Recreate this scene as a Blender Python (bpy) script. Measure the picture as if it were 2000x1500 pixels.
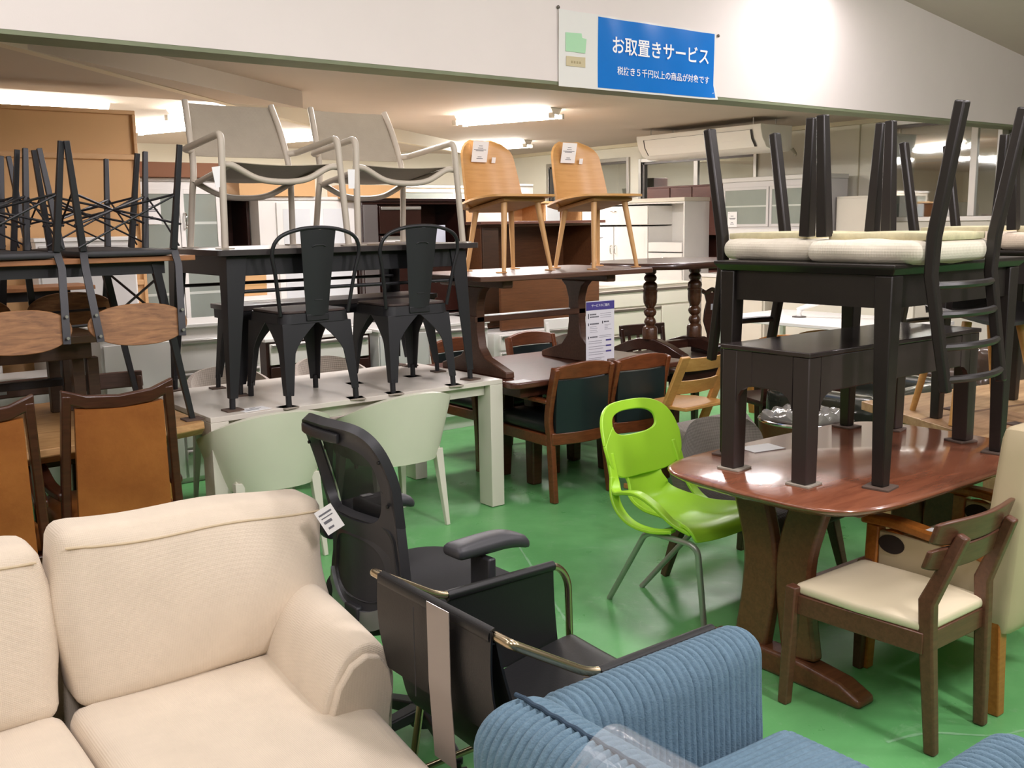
import bpy, bmesh, math, random
from mathutils import Vector, Matrix, Quaternion
for o in list(bpy.data.objects): bpy.data.objects.remove(o)
S = bpy.context.scene
COL = S.collection
PI = math.pi
V = Vector
random.seed(7)
# ------------------------------------------------------------------ camera, world, exposure
cam_d = bpy.data.cameras.new('camera'); cam = bpy.data.objects.new('camera', cam_d); COL.objects.link(cam)
cam_d.sensor_width = 36.0; cam_d.lens = 36.0 * 1950 / 2000; cam_d.clip_start = 0.05
_r = V((0.79174242, -0.61066094, -0.01539974)); _u = V((0.10944391, 0.11700531, 0.98708246)); _f = V((0.60097086, 0.78320047, -0.15947119))
_m = Matrix((_r, _u, -_f)).transposed().to_4x4(); _m.translation = V((0, 0, 1.573)); cam.matrix_world = _m
S.camera = cam
S.view_settings.view_transform = 'Standard'; S.view_settings.look = 'None'
S.view_settings.exposure = -0.08; S.view_settings.gamma = 1.0; S.view_settings.use_curve_mapping = False
w = bpy.data.worlds.new('world'); S.world = w; w.use_nodes = True
w.node_tree.nodes['Background'].inputs[0].default_value = (0.9, 0.85, 0.75, 1); w.node_tree.nodes['Background'].inputs[1].default_value = 0.02
WARM = (1.0, 0.925, 0.965)
def area(x, y, z, sx, sy, power, rot=(0, 0, 0), col=WARM):
    d = bpy.data.lights.new('ceiling_tubes', 'AREA'); d.shape = 'RECTANGLE'; d.size = sx; d.size_y = sy; d.energy = power; d.color = col
    o = bpy.data.objects.new('ceiling_tubes', d); COL.objects.link(o); o.location = (x, y, z); o.rotation_euler = rot
    return o
# rows of fluorescent fixtures of the front hall (above and behind the photographer); tilt = the share of light bare tubes throw sideways
for (x, y, z, p, tilt) in ((6.3, 4.15, 3.3, 30, 0), (2.6, 1.9, 3.5, 36, .25), (-0.2, 1.9, 3.7, 18, .2), (5.2, 1.6, 3.3, 40, .25), (0.8, 3.4, 3.5, 16, 0),
                           (-0.6, -0.9, 3.7, 60, .95), (2.4, -0.9, 3.6, 100, .95), (5.2, -0.9, 3.4, 95, .95), (-2.6, 1.6, 3.8, 50, .9)):
    area(x, y, z, 0.35, 1.2, p, (tilt, 0, -.35))
# ------------------------------------------------------------------ materials
def lin(c):
    if isinstance(c, str):
        c = tuple(int(c[i:i+2], 16) for i in (0, 2, 4))
    return tuple((v/255/12.92 if v/255 <= 0.04045 else ((v/255+0.055)/1.055)**2.4) for v in c)
MATS = {}
def M(name, col, rough=0.5, metal=0.0, var=0.0, vs=6.0, bump=0.0, bs=60.0, coat=0.0, spec=0.5, kind='noise', col2=None, stretch=(1, 1, 1), emit=None, alpha=None):
    if name in MATS: return MATS[name]
    m = bpy.data.materials.new(name); m.use_nodes = True; MATS[name] = m
    nt = m.node_tree; N = nt.nodes; L = nt.links
    b = N['Principled BSDF']
    c = lin(col)
    b.inputs['Base Color'].default_value = (*c, 1); b.inputs['Roughness'].default_value = rough; b.inputs['Metallic'].default_value = metal
    b.inputs['Specular IOR Level'].default_value = spec
    if coat: b.inputs['Coat Weight'].default_value = coat; b.inputs['Coat Roughness'].default_value = 0.12
    if emit: b.inputs['Emission Color'].default_value = (*lin(col), 1); b.inputs['Emission Strength'].default_value = emit
    if alpha is not None: b.inputs['Alpha'].default_value = alpha
    tc = N.new('ShaderNodeTexCoord'); mp = N.new('ShaderNodeMapping'); mp.inputs['Scale'].default_value = stretch
    L.new(tc.outputs['Object'], mp.inputs['Vector'])
    if var or col2:
        c2 = lin(col2) if col2 else tuple(v*(1-var) for v in c)
        c1 = c if col2 else tuple(min(1, v*(1+var*0.6)) for v in c)
        ramp = N.new('ShaderNodeValToRGB'); ramp.color_ramp.elements[0].color = (*c2, 1); ramp.color_ramp.elements[1].color = (*c1, 1)
        ramp.color_ramp.elements[0].position = 0.3; ramp.color_ramp.elements[1].position = 0.7
        t = N.new('ShaderNodeTexNoise'); t.inputs['Scale'].default_value = vs; t.inputs['Detail'].default_value = 5; t.inputs['Roughness'].default_value = 0.6
        if kind == 'wood': t.inputs['Distortion'].default_value = 0.6
        L.new(mp.outputs[0], t.inputs['Vector']); L.new(t.outputs['Fac'], ramp.inputs[0]); L.new(ramp.outputs[0], b.inputs['Base Color'])
    if bump:
        t2 = N.new('ShaderNodeTexNoise'); t2.inputs['Scale'].default_value = bs; t2.inputs['Detail'].default_value = 3
        L.new(mp.outputs[0], t2.inputs['Vector'])
        bp = N.new('ShaderNodeBump'); bp.inputs['Strength'].default_value = bump; bp.inputs['Distance'].default_value = 0.004
        L.new(t2.outputs['Fac'], bp.inputs['Height']); L.new(bp.outputs[0], b.inputs['Normal'])
    return m
def wood(name, c1, c2, rough=0.4, coat=0.0, vs=5.0, stretch=(1.5, 14, 14), spec=0.5):
    return M(name, c1, rough=rough, col2=c2, vs=vs, kind='wood', stretch=stretch, coat=coat, bump=0.08, bs=12, spec=spec)
def weave(name, col, scale=420, rough=0.9, strength=0.35, var=0.06):
    m = M(name, col, rough=rough, var=var, vs=9, spec=0.2)
    nt = m.node_tree; N = nt.nodes; L = nt.links; b = N['Principled BSDF']
    tc = N['Texture Coordinate']; hs = []
    for ax in ('X', 'Y', 'Z'):
        wv = N.new('ShaderNodeTexWave'); wv.bands_direction = ax; wv.inputs['Scale'].default_value = scale/20
        L.new(tc.outputs['Object'], wv.inputs['Vector']); hs.append(wv)
    a1 = N.new('ShaderNodeMath'); a1.operation = 'ADD'; L.new(hs[0].outputs['Fac'], a1.inputs[0]); L.new(hs[1].outputs['Fac'], a1.inputs[1])
    a2 = N.new('ShaderNodeMath'); a2.operation = 'ADD'; L.new(a1.outputs[0], a2.inputs[0]); L.new(hs[2].outputs['Fac'], a2.inputs[1])
    bp = N.new('ShaderNodeBump'); bp.inputs['Strength'].default_value = strength; bp.inputs['Distance'].default_value = 0.002
    L.new(a2.outputs[0], bp.inputs['Height']); L.new(bp.outputs[0], b.inputs['Normal'])
    b.inputs['Sheen Weight'].default_value = 0.2
    return m
# ------------------------------------------------------------------ mesh builder
class MB:
    def __init__(s): s.v = []; s.f = []
    def add(s, vs, fs):
        n = len(s.v); s.v += [V(p) for p in vs]; s.f += [tuple(i+n for i in f) for f in fs]; return s
    def bx(s, x0, x1, y0, y1, z0, z1):
        return s.add([(x0,y0,z0),(x1,y0,z0),(x1,y1,z0),(x0,y1,z0),(x0,y0,z1),(x1,y0,z1),(x1,y1,z1),(x0,y1,z1)],
                     [(0,3,2,1),(4,5,6,7),(0,1,5,4),(1,2,6,5),(2,3,7,6),(3,0,4,7)])
    def loft(s, secs, caps=True, closed=False):
        n = len(secs[0]); vs = [p for q in secs for p in q]; fs = []
        m = len(secs)
        for i in range(m if closed else m-1):
            for j in range(n):
                a = i*n+j; b = i*n+(j+1) % n; c = ((i+1) % m)*n+(j+1) % n; d = ((i+1) % m)*n+j
                fs.append((a, b, c, d))
        if caps and not closed: fs += [tuple(range(n-1, -1, -1)), tuple(range((m-1)*n, m*n))]
        return s.add(vs, fs)
    def bar(s, p, q, w, h=None, w2=None, h2=None, up=(0, 0, 1)):
        p, q = V(p), V(q); h = h or w; w2 = w2 or w; h2 = h2 or (h if w2 == w else h*w2/w)
        d = (q-p).normalized(); up = V(up)
        if abs(d.dot(up)) > 0.95: up = V((0, 1, 0))
        a = d.cross(up).normalized(); b = a.cross(d).normalized()
        sec = lambda o, w, h: [o-a*w/2-b*h/2, o+a*w/2-b*h/2, o+a*w/2+b*h/2, o-a*w/2+b*h/2]
        return s.loft([sec(p, w, h), sec(q, w2, h2)])
    def path(s, pts, w, h, up=(0, 0, 1)):
        pts = [V(p) for p in pts]; secs = []; W = w if isinstance(w, (list, tuple)) else [w]*len(pts); H = h if isinstance(h, (list, tuple)) else [h]*len(pts)
        for i, p in enumerate(pts):
            d = (pts[min(i+1, len(pts)-1)]-pts[max(i-1, 0)]).normalized(); u = V(up[i] if isinstance(up, list) else up)
            if abs(d.dot(u)) > 0.97: u = V((0, 1, 0))
            a = d.cross(u).normalized(); b = a.cross(d).normalized()
            secs.append([p-a*W[i]/2-b*H[i]/2, p+a*W[i]/2-b*H[i]/2, p+a*W[i]/2+b*H[i]/2, p-a*W[i]/2+b*H[i]/2])
        return s.loft(secs)
    def tube(s, pts, r, n=10, closed=False):
        pts = [V(p) for p in pts]; R = r if isinstance(r, (list, tuple)) else [r]*len(pts); secs = []; m = len(pts); a = None
        for i, p in enumerate(pts):
            if closed: d = (pts[(i+1) % m]-pts[i-1])
            else: d = pts[min(i+1, m-1)]-pts[max(i-1, 0)]
            d.normalize()
            if a is None:
                u = V((0, 0, 1)) if abs(d.z) < 0.9 else V((1, 0, 0)); a = d.cross(u).normalized()
            else:
                a = (a-d*a.dot(d)).normalized()
            b = d.cross(a)
            secs.append([p+(a*math.cos(t)+b*math.sin(t))*R[i] for t in [2*PI*k/n for k in range(n)]])
        return s.loft(secs, closed=closed)
    def lathe(s, prof, c=(0, 0, 0), n=24):
        c = V(c); secs = [[c+V((r*math.cos(2*PI*k/n), r*math.sin(2*PI*k/n), z)) for k in range(n)] for r, z in prof]
        return s.loft(secs)
    def prism(s, poly, ax, lo, hi):
        if ax == 'z': f = lambda p, t: (p[0], p[1], t)
        elif ax == 'y': f = lambda p, t: (p[0], t, p[1])
        else: f = lambda p, t: (t, p[0], p[1])
        return s.loft([[f(p, lo) for p in poly], [f(p, hi) for p in poly]])
    def shell(s, fn, nu, nv, th, hole=None):
        # thick sheet: fn(u,v)->point ; hole(u,v) True leaves the cell out
        P = [[V(fn(i/nu, j/nv)) for j in range(nv+1)] for i in range(nu+1)]
        def nrm(i, j):
            a = P[min(i+1, nu)][j]-P[max(i-1, 0)][j]; b = P[i][min(j+1, nv)]-P[i][max(j-1, 0)]; n = a.cross(b)
            return n.normalized() if n.length > 1e-9 else V((0, 0, 1))
        top = {}; bot = {}; vs = []; fs = []
        for i in range(nu+1):
            for j in range(nv+1):
                n = nrm(i, j); top[i, j] = len(vs); vs.append(P[i][j]+n*th/2); bot[i, j] = len(vs); vs.append(P[i][j]-n*th/2)
        cells = {(i, j) for i in range(nu) for j in range(nv) if not (hole and hole((i+.5)/nu, (j+.5)/nv))}
        for (i, j) in cells:
            a, b, c, d = (i, j), (i+1, j), (i+1, j+1), (i, j+1)
            fs.append((top[a], top[b], top[c], top[d])); fs.append((bot[a], bot[d], bot[c], bot[b]))
            for (e, g, o) in ((a, b, (i, j-1)), (b, c, (i+1, j)), (c, d, (i, j+1)), (d, a, (i-1, j))):
                if o not in cells: fs.append((top[e], bot[e], bot[g], top[g]))
        used = sorted({k for f in fs for k in f}); mp = {k: i for i, k in enumerate(used)}
        return s.add([vs[k] for k in used], [tuple(mp[k] for k in f) for f in fs])
    def rbox(s, c, size, r, n=6, bulge=(0, 0, 0), fn=None, ns=None):
        # rounded cushion block: subdivided cube with rounded edges and bulged faces
        c = V(c); h = [v/2 for v in size]; r = min(r, *h); ns = ns or (n, n, n)
        idx = {}; vs = []; fs = []
        def co(k, m):   # denser near ends
            t = k/m*2-1
            if m > 60: return t
            return math.sin(t*PI/2)*0.55+t*0.45
        def vert(i, j, k):
            key = (i, j, k)
            if key in idx: return idx[key]
            p = [co(i, ns[0])*h[0], co(j, ns[1])*h[1], co(k, ns[2])*h[2]]
            q = [max(-(h[a]-r), min(h[a]-r, p[a])) for a in range(3)]
            d = V(p)-V(q)
            o = V(q)+(d.normalized()*r if d.length > 1e-9 else V((0, 0, 0)))
            t = [p[a]/h[a] for a in range(3)]
            for a in range(3):
                if bulge[a]:
                    b1, b2 = [x for x in range(3) if x != a]
                    o[a] += bulge[a]*(o[a]/h[a])*(1-t[b1]**2)*(1-t[b2]**2)
            o = o+c
            if fn: o = V(fn(o, t))
            idx[key] = len(vs); vs.append(o); return idx[key]
        for a in range(3):
            b1, b2 = [x for x in range(3) if x != a]
            for side in (0, ns[a]):
                for i in range(ns[b1]):
                    for j in range(ns[b2]):
                        q = []
                        for (di, dj) in ((0, 0), (1, 0), (1, 1), (0, 1)):
                            k = [0, 0, 0]; k[a] = side; k[b1] = i+di; k[b2] = j+dj; q.append(vert(*k))
                        fs.append(tuple(q))
        return s.add(vs, fs)
    def build(s, name, mat, parent=None, bevel=0.0, seg=2, smooth=True, sub=0, ang=40, center=False):
        vs = s.v
        org = V((0, 0, 0))
        if center:
            lo = V([min(p[i] for p in vs) for i in range(3)]); hi = V([max(p[i] for p in vs) for i in range(3)])
            org = V(((lo.x+hi.x)/2, (lo.y+hi.y)/2, lo.z))
        me = bpy.data.meshes.new(name); me.from_pydata([tuple(p-org) for p in vs], [], s.f)
        bm = bmesh.new(); bm.from_mesh(me); bmesh.ops.recalc_face_normals(bm, faces=bm.faces)
        bm.to_mesh(me); bm.free()
        if smooth:
            me.shade_smooth()
            if not sub: me.set_sharp_from_angle(angle=math.radians(ang))
        if isinstance(mat, str): mat = MATS[mat]
        me.materials.append(mat)
        o = bpy.data.objects.new(name, me); COL.objects.link(o); o.location = org
        if bevel:
            md = o.modifiers.new('bevel', 'BEVEL'); md.width = bevel; md.segments = seg; md.limit_method = 'ANGLE'; md.angle_limit = math.radians(35)
        if sub:
            md = o.modifiers.new('sub', 'SUBSURF'); md.levels = sub; md.render_levels = sub
        if parent: o.parent = parent
        return o
def tag(o, label, cat, group=None, kind=None):
    if label: o['label'] = label
    if cat: o['category'] = cat
    if group: o['group'] = group
    if kind: o['kind'] = kind
    return o
def thing(name, label, cat, loc=(0, 0, 0), rz=0.0, group=None, flip=False):
    o = bpy.data.objects.new(name, None); COL.objects.link(o); o.empty_display_size = 0.1
    o.location = loc; o.rotation_euler = (PI if flip else 0, 0, rz)
    return tag(o, label, cat, group)
def dup(root, label, loc, rz=0.0, group=None):
    r = root.copy(); COL.objects.link(r); r.location = loc; r.rotation_euler = (root.rotation_euler.x, 0, rz); r['label'] = label
    if group: r['group'] = group
    for ch in list(root.children):
        c = ch.copy(); COL.objects.link(c); c.parent = r
        for g in list(ch.children):
            d = g.copy(); COL.objects.link(d); d.parent = c
    return r
def struct(name, mb, mat, **k):
    o = mb.build(name, mat, **k); o['kind'] = 'structure'; return o
def text_mesh(name, body, size, mat, parent, loc, offset=0.0, align='LEFT'):
    c = bpy.data.curves.new(name, 'FONT'); c.body = body; c.size = size; c.offset = offset; c.align_x = align; c.align_y = 'CENTER'
    o = bpy.data.objects.new(name, c); COL.objects.link(o); bpy.context.view_layer.update()
    me = bpy.data.meshes.new_from_object(o.evaluated_get(bpy.context.evaluated_depsgraph_get()))
    bpy.data.objects.remove(o); me.materials.clear(); me.materials.append(mat)
    o = bpy.data.objects.new(name, me); COL.objects.link(o); o.parent = parent; o.location = loc; o.rotation_euler = (PI/2, 0, 0); return o
def arc(c, r, a0, a1, n, plane='xz', y=0.0):
    out = []
    for i in range(n+1):
        t = a0+(a1-a0)*i/n; p, q = c[0]+r*math.cos(t), c[1]+r*math.sin(t)
        out.append((p, y, q) if plane == 'xz' else (p, q, y) if plane == 'xy' else (y, p, q))
    return out
def smoothpath(pts, n=6):
    # Catmull-Rom through points
    P = [V(p) for p in pts]; out = []
    for i in range(len(P)-1):
        p0 = P[max(i-1, 0)]; p1 = P[i]; p2 = P[i+1]; p3 = P[min(i+2, len(P)-1)]
        for k in range(n):
            t = k/n
            out.append(0.5*((2*p1)+(p2-p0)*t+(2*p0-5*p1+4*p2-p3)*t*t+(3*p1-p0-3*p2+p3)*t**3))
    out.append(P[-1]); return out
def fillet(pts, r, n=5):
    # polyline with rounded corners
    P = [V(p) for p in pts]; out = [P[0]]
    for i in range(1, len(P)-1):
        a = (P[i-1]-P[i]); b = (P[i+1]-P[i]); rr = min(r, a.length*0.49, b.length*0.49)
        A = P[i]+a.normalized()*rr; B = P[i]+b.normalized()*rr
        for k in range(n+1):
            t = k/n; out.append(A*(1-t)**2+P[i]*2*t*(1-t)+B*t*t)
    out.append(P[-1]); return out
def rrect(x0, x1, y0, y1, r, n=5):
    out = []
    for (cx, cy, a) in ((x1-r, y1-r, 0), (x0+r, y1-r, PI/2), (x0+r, y0+r, PI), (x1-r, y0+r, 1.5*PI)):
        for k in range(n+1):
            t = a+PI/2*k/n; out.append((cx+r*math.cos(t), cy+r*math.sin(t)))
    return out
# palette
MWALL = M('wall paint', 'e4dcd6', 0.7, var=0.03, vs=1.5, bump=0.05, bs=180)
MCEIL = M('ceiling board', 'b9ad9f', 0.8, var=0.05, vs=1.0, bump=0.12, bs=260)
MBACKW = M('back wall panel', 'dedacb', 0.6, var=0.04, vs=1.2)
MLEDGE = M('grey green beam underside', '7d8468', 0.7, var=0.12, vs=4)
MALU = M('aluminium', 'b9b7b2', 0.35, 0.9)
MCHROME = M('chrome', 'd6d4d0', 0.12, 1.0)
MWHITE = M('white cabinet', 'e9e7e2', 0.35, var=0.02)
MCREAM = M('cream cabinet', 'ddd6c6', 0.45, var=0.02)
MBLK = M('black painted steel', '262629', 0.42, 0.2, bump=0.05, bs=300)
MPAPER = M('white paper', 'f1f1f0', 0.6)
MINK = M('printed ink', '6f7078', 0.7)
MCARD = M('dark cardboard', '5b4a3f', 0.9, var=0.15, vs=20)
MCARDL = M('pale felt', 'a39a8c', 0.9, var=0.1, vs=20)
MGLASS = M('frosted glass', '8f978f', 0.15, var=0.05, vs=3, spec=0.6)
# ------------------------------------------------------------------ floor, walls, ceilings
def floor_mat():
    m = bpy.data.materials.new('green painted concrete'); m.use_nodes = True; nt = m.node_tree; N = nt.nodes; L = nt.links; b = N['Principled BSDF']
    tc = N.new('ShaderNodeTexCoord')
    def noise(sc, det, ro=0.6, dist=0.0):
        t = N.new('ShaderNodeTexNoise'); t.inputs['Scale'].default_value = sc; t.inputs['Detail'].default_value = det; t.inputs['Roughness'].default_value = ro; t.inputs['Distortion'].default_value = dist
        L.new(tc.outputs['Object'], t.inputs['Vector']); return t
    def ramp(src, p0, c0, p1, c1):
        r = N.new('ShaderNodeValToRGB'); r.color_ramp.elements[0].position = p0; r.color_ramp.elements[0].color = (*c0, 1)
        r.color_ramp.elements[1].position = p1; r.color_ramp.elements[1].color = (*c1, 1); L.new(src, r.inputs[0]); return r
    base = ramp(noise(1.1, 6, 0.62, 0.6).outputs['Fac'], 0.3, lin('579a5b'), 0.75, lin('7ac079'))
    scuff = ramp(noise(5.5, 9, 0.75, 2.2).outputs['Fac'], 0.56, (0, 0, 0), 0.72, (1, 1, 1))
    mx = N.new('ShaderNodeMixRGB'); mx.inputs[2].default_value = (*lin('9cc199'), 1); L.new(base.outputs[0], mx.inputs[1])
    k = N.new('ShaderNodeMath'); k.operation = 'MULTIPLY'; k.inputs[1].default_value = 0.45; L.new(scuff.outputs[0], k.inputs[0]); L.new(k.outputs[0], mx.inputs[0])
    dirt = ramp(noise(9, 8, 0.8, 1.0).outputs['Fac'], 0.62, (0, 0, 0), 0.8, (1, 1, 1))
    mx2 = N.new('ShaderNodeMixRGB'); mx2.inputs[2].default_value = (*lin('4a6b4b'), 1); L.new(mx.outputs[0], mx2.inputs[1])
    k2 = N.new('ShaderNodeMath'); k2.operation = 'MULTIPLY'; k2.inputs[1].default_value = 0.5; L.new(dirt.outputs[0], k2.inputs[0]); L.new(k2.outputs[0], mx2.inputs[0])
    L.new(mx2.outputs[0], b.inputs['Base Color'])
    rr = ramp(noise(3, 6).outputs['Fac'], 0.3, (0.24,)*3, 0.75, (0.5,)*3); L.new(rr.outputs[0], b.inputs['Roughness'])
    bp = N.new('ShaderNodeBump'); bp.inputs['Strength'].default_value = 0.12; bp.inputs['Distance'].default_value = 0.01
    L.new(noise(14, 8, 0.7).outputs['Fac'], bp.inputs['Height']); L.new(bp.outputs[0], b.inputs['Normal'])
    return m
FLOOR = struct('floor', MB().bx(-4, 13, -4, 13, -0.1, 0), floor_mat(), smooth=False)
struct('floor_bounce', MB().bx(-4, 10, 6.95, 13, 0.0, .004).bx(7.9, 10, 5.03, 6.95, 0, .004).bx(7.6, 13, -4, 4.8, 0, .004).bx(-4, -1.2, -4, 6.9, 0, .004), M('added beige bounce floor', 'b7ad9c', .5, var=.06, vs=3), smooth=False)  # unseen beige floor added to cut green bounce onto ceilings and walls
# thin cracks and bare patches in the floor paint
def floor_scar(name, pts, wd, mat):
    mb = MB(); P = smoothpath([(x, y, 0.0008) for x, y in pts], 5)
    for i in range(len(P)-1):
        d = (P[i+1]-P[i]).normalized(); n = V((-d.y, d.x, 0)); a = wd*(0.5+random.random())*0.5
        b_ = wd*(0.5+random.random())*0.5
        mb.add([P[i]-n*a, P[i+1]-n*b_, P[i+1]+n*b_, P[i]+n*a], [(0, 1, 2, 3)])
    mb.build(name, mat, FLOOR, smooth=False)
MSCAR = M('bare concrete scar', '9c9a7e', 0.7, var=0.2, vs=30)
floor_scar('floor_scar', ((2.27, 2.98), (2.20, 2.86), (2.24, 2.72), (2.33, 2.6)), 0.018, MSCAR)
MSCUFF = M('scuffed paint', '7fb083', 0.6, var=0.15, vs=25)
floor_scar('floor_scuff', ((2.9, 3.75), (2.75, 3.45), (2.62, 3.2), (2.45, 2.85)), 0.012, MSCUFF)
floor_scar('floor_scuff', ((2.6, 1.55), (2.75, 1.5), (2.9, 1.36), (3.1, 1.3)), 0.01, MSCUFF)
# hanging front wall (beam) : sloping roof line of the front hall
zt = lambda x: 3.326-0.129*(x-7.81)
struct('wall_front', MB().prism([(-4, 2.42), (13, 2.42), (13, zt(13)+.02), (-4, zt(-4)+.02)], 'y', 4.82, 5.02), MWALL, smooth=False)
struct('trim_1', MB().bx(-4, 13, 4.822, 5.03, 2.40, 2.42), MLEDGE, smooth=False)
struct('ceiling_1', MB().loft([[(-4, -4, zt(-4)), (13, -4, zt(13)), (13, 4.83, zt(13)), (-4, 4.83, zt(-4))], [(-4, -4, zt(-4)+.1), (13, -4, zt(13)+.1), (13, 4.83, zt(13)+.1), (-4, 4.83, zt(-4)+.1)]]), M('front ceiling board', 'd2c9bd', .8, var=.04, vs=1), smooth=False)
struct('ceiling_2', MB().bx(-4, 13, 5.02, 13, 2.63, 2.73), MCEIL, smooth=False)
struct('wall_left', MB().bx(-4.1, -4, -4, 13, 0, 5), MBACKW, smooth=False)
struct('wall_right', MB().bx(13, 13.1, -4, 13, 0, 3.6), MBACKW, smooth=False)
struct('wall_near', MB().bx(-4, 13, -4.1, -4, 0, 5), MWALL, smooth=False)
struct('wall_back', MB().bx(-4, 13, 13, 13.1, 0, 2.7), MBACKW, smooth=False)
# lowered soffit over the left of the back area, with its slanted edge
struct('ceiling_3', MB().prism([(-4, 5.02), (0.55, 5.02), (1.164, 5.692), (3.70, 7.50), (1.4, 7.45), (-4, 7.45)], 'z', 2.50, 2.63), MCEIL, smooth=False)
struct('trim_2', MB().prism([(0.50, 5.04), (0.60, 5.04), (1.20, 5.69), (4.32, 8.66), (7.73, 11.10), (7.66, 11.16), (4.25, 8.70), (1.13, 5.72)], 'z', 2.495, 2.63), M('ceiling edge bead', 'c9bea6', 0.6), smooth=False)
# window wall at X=10 with its openings (below the back ceiling)
WX = 10.0
def wallpiece(y0, y1, z0, z1): return MB().bx(WX, WX+0.12, y0, y1, z0, z1)
wb = MB()
for (y0, y1, z0, z1) in ((5.02, 6.42, 0, 1.52), (6.42, 8.03, 0, 2.63), (8.03, 10.06, 0, 1.60), (8.03, 10.06, 2.41, 2.63), (10.06, 10.25, 0, 2.63), (10.25, 12.05, 0, 1.6), (10.25, 12.05, 2.45, 2.63), (12.05, 13, 0, 2.63), (5.02, 6.42, 2.585, 2.63)):
    wb.bx(WX, WX+0.12, y0, y1, z0, z1)
struct('wall_window_side', wb, MBACKW, smooth=False)
struct('trim_3', MB().bx(9.985, 10.0, 7.19, 7.2, 0, 2.63).bx(9.985, 10, 6.62, 6.63, 0, 2.63).bx(9.985, 10, 7.75, 7.76, 0, 2.63), M('panel joint', 'b8b09a', 0.7), smooth=False)
struct('trim_4', MB().bx(9.93, 10.0, 5.02, 13, 2.585, 2.63), M('cornice', 'cdc3a8', 0.6), smooth=False)
def window_glass():
    m = bpy.data.materials.new('window glass'); m.use_nodes = True; nt = m.node_tree; N = nt.nodes; L = nt.links
    for n in list(N): N.remove(n)
    o = N.new('ShaderNodeOutputMaterial'); mix = N.new('ShaderNodeMixShader'); g = N.new('ShaderNodeBsdfGlossy'); t = N.new('ShaderNodeBsdfTransparent')
    g.inputs['Roughness'].default_value = 0.03; g.inputs['Color'].default_value = (0.9, 0.92, 0.92, 1); t.inputs['Color'].default_value = (0.85, 0.9, 0.88, 1)
    mix.inputs[0].default_value = 0.38; L.new(t.outputs[0], mix.inputs[1]); L.new(g.outputs[0], mix.inputs[2]); L.new(mix.outputs[0], o.inputs[0]); return m
MWIN = window_glass()
def window(n, y0, y1, z0, z1, mull):
    f = MB(); d = 0.05
    f.bx(WX-.03, WX+.09, y0, y0+d, z0, z1).bx(WX-.03, WX+.09, y1-d, y1, z0, z1).bx(WX-.03, WX+.09, y0+d, y1-d, z0, z0+d).bx(WX-.03, WX+.09, y0+d, y1-d, z1-d, z1)
    fr = struct('window_%d' % n, f, MALU, bevel=0.004)
    s = MB()
    for y in mull: s.bx(WX+.0, WX+.05, y-.035, y+.035, z0+d, z1-d)
    if mull: s.build('sash_stile', M('pale sash', 'cfcbc4', 0.4, 0.3), fr, bevel=.003)
    MB().bx(WX+.02, WX+.026, y0+d, y1-d, z0+d, z1-d).build('pane', MWIN, fr, smooth=False)
    s2 = MB(); s2.bx(WX-.01, WX+.03, y1-d-.05, y1-d-.015, z0+d, z1-d); s2.bx(WX-.01, WX+.03, y0+d, y1-d, z1-d-.03, z1-d); s2.build('sash', M('dark sash channel', '5e5a58', 0.4, 0.5), fr)
window(1, 5.02, 6.42, 1.52, 2.585, (5.32,))
window(2, 8.03, 10.06, 1.60, 2.41, (9.04,))
window(3, 10.25, 12.05, 1.6, 2.45, (11.2,))
# made-up room beyond the windows, standing in for reflections in the glass
struct('wall_beyond', MB().bx(12.4, 12.5, 4, 13, 0, 3), M('stand-in room wall', 'b9b5a4', 0.8), smooth=False)
struct('ceiling_4', MB().bx(10.13, 12.4, 5.03, 13, 2.75, 2.8), MCEIL, smooth=False)
# ------------------------------------------------------------------ ceiling lamps, air conditioner, banner
MTUBE = M('lit fluorescent tube', 'fffaf2', 0.5, emit=100.0)
MTUBE2 = M('lit warm tube', 'fffaf2', 0.5, emit=30.0)
MLAMP = M('lamp housing', 'd9d4c8', 0.4)
def ceiling_lamp(label, c, ang, z=2.6, L_=1.1, power=40, tube=None):
    t = thing('ceiling_lamp', label, 'lamp', (c[0], c[1], z), ang, 'fluorescent ceiling lamps of the back area')
    MB().loft([[(-L_/2, -.11, .03), (L_/2, -.11, .03), (L_/2, .11, .03), (-L_/2, .11, .03)], [(-L_/2, -.05, -.03), (L_/2, -.05, -.03), (L_/2, .05, -.03), (-L_/2, .05, -.03)]]).build('housing', MLAMP, t, bevel=.004)
    for s in (-1, 1):
        MB().tube([(-L_/2+.05, s*.09, -.045), (L_/2-.05, s*.09, -.045)], .016, 10).build('tube', tube or MTUBE, t)
        for e in (-1, 1): MB().bx(e*L_/2-.025, e*L_/2+.025, s*.09-.02, s*.09+.02, -.07, -.02).build('socket', MLAMP, t, bevel=.004)
    d = bpy.data.lights.new('lamp_light', 'AREA'); d.shape = 'RECTANGLE'; d.size = 1.0; d.size_y = .25; d.energy = power; d.color = WARM
    o = bpy.data.objects.new('lamp_light', d); COL.objects.link(o); o.location = (0, 0, -.08); o.parent = t
    return t
ceiling_lamp('twin-tube fluorescent ceiling lamp above the two plywood chairs', (6.05, 7.9), math.atan2(-.933, .347), power=50)
ceiling_lamp('fluorescent ceiling lamp just above the tan partition top', (2.1, 9.05), 0.1, power=35)
ceiling_lamp('fluorescent ceiling lamp to the right of the tan partition', (3.6, 10.3), -1.2, power=35)
ceiling_lamp('fluorescent ceiling lamp seen through the left sling chair back', (3.5, 8.75), -1.2, power=35)
ceiling_lamp('fluorescent ceiling lamp between the two beige sling chairs', (5.2, 11.0), -1.2, power=35)
ceiling_lamp('fluorescent ceiling lamp beside the air conditioner and windows', (8.1, 10.9), -1.2, power=40)
ceiling_lamp('fluorescent ceiling lamp hidden behind the hanging wall over the white table', (3.3, 5.55), 0.0, power=42, tube=MTUBE2)
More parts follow.
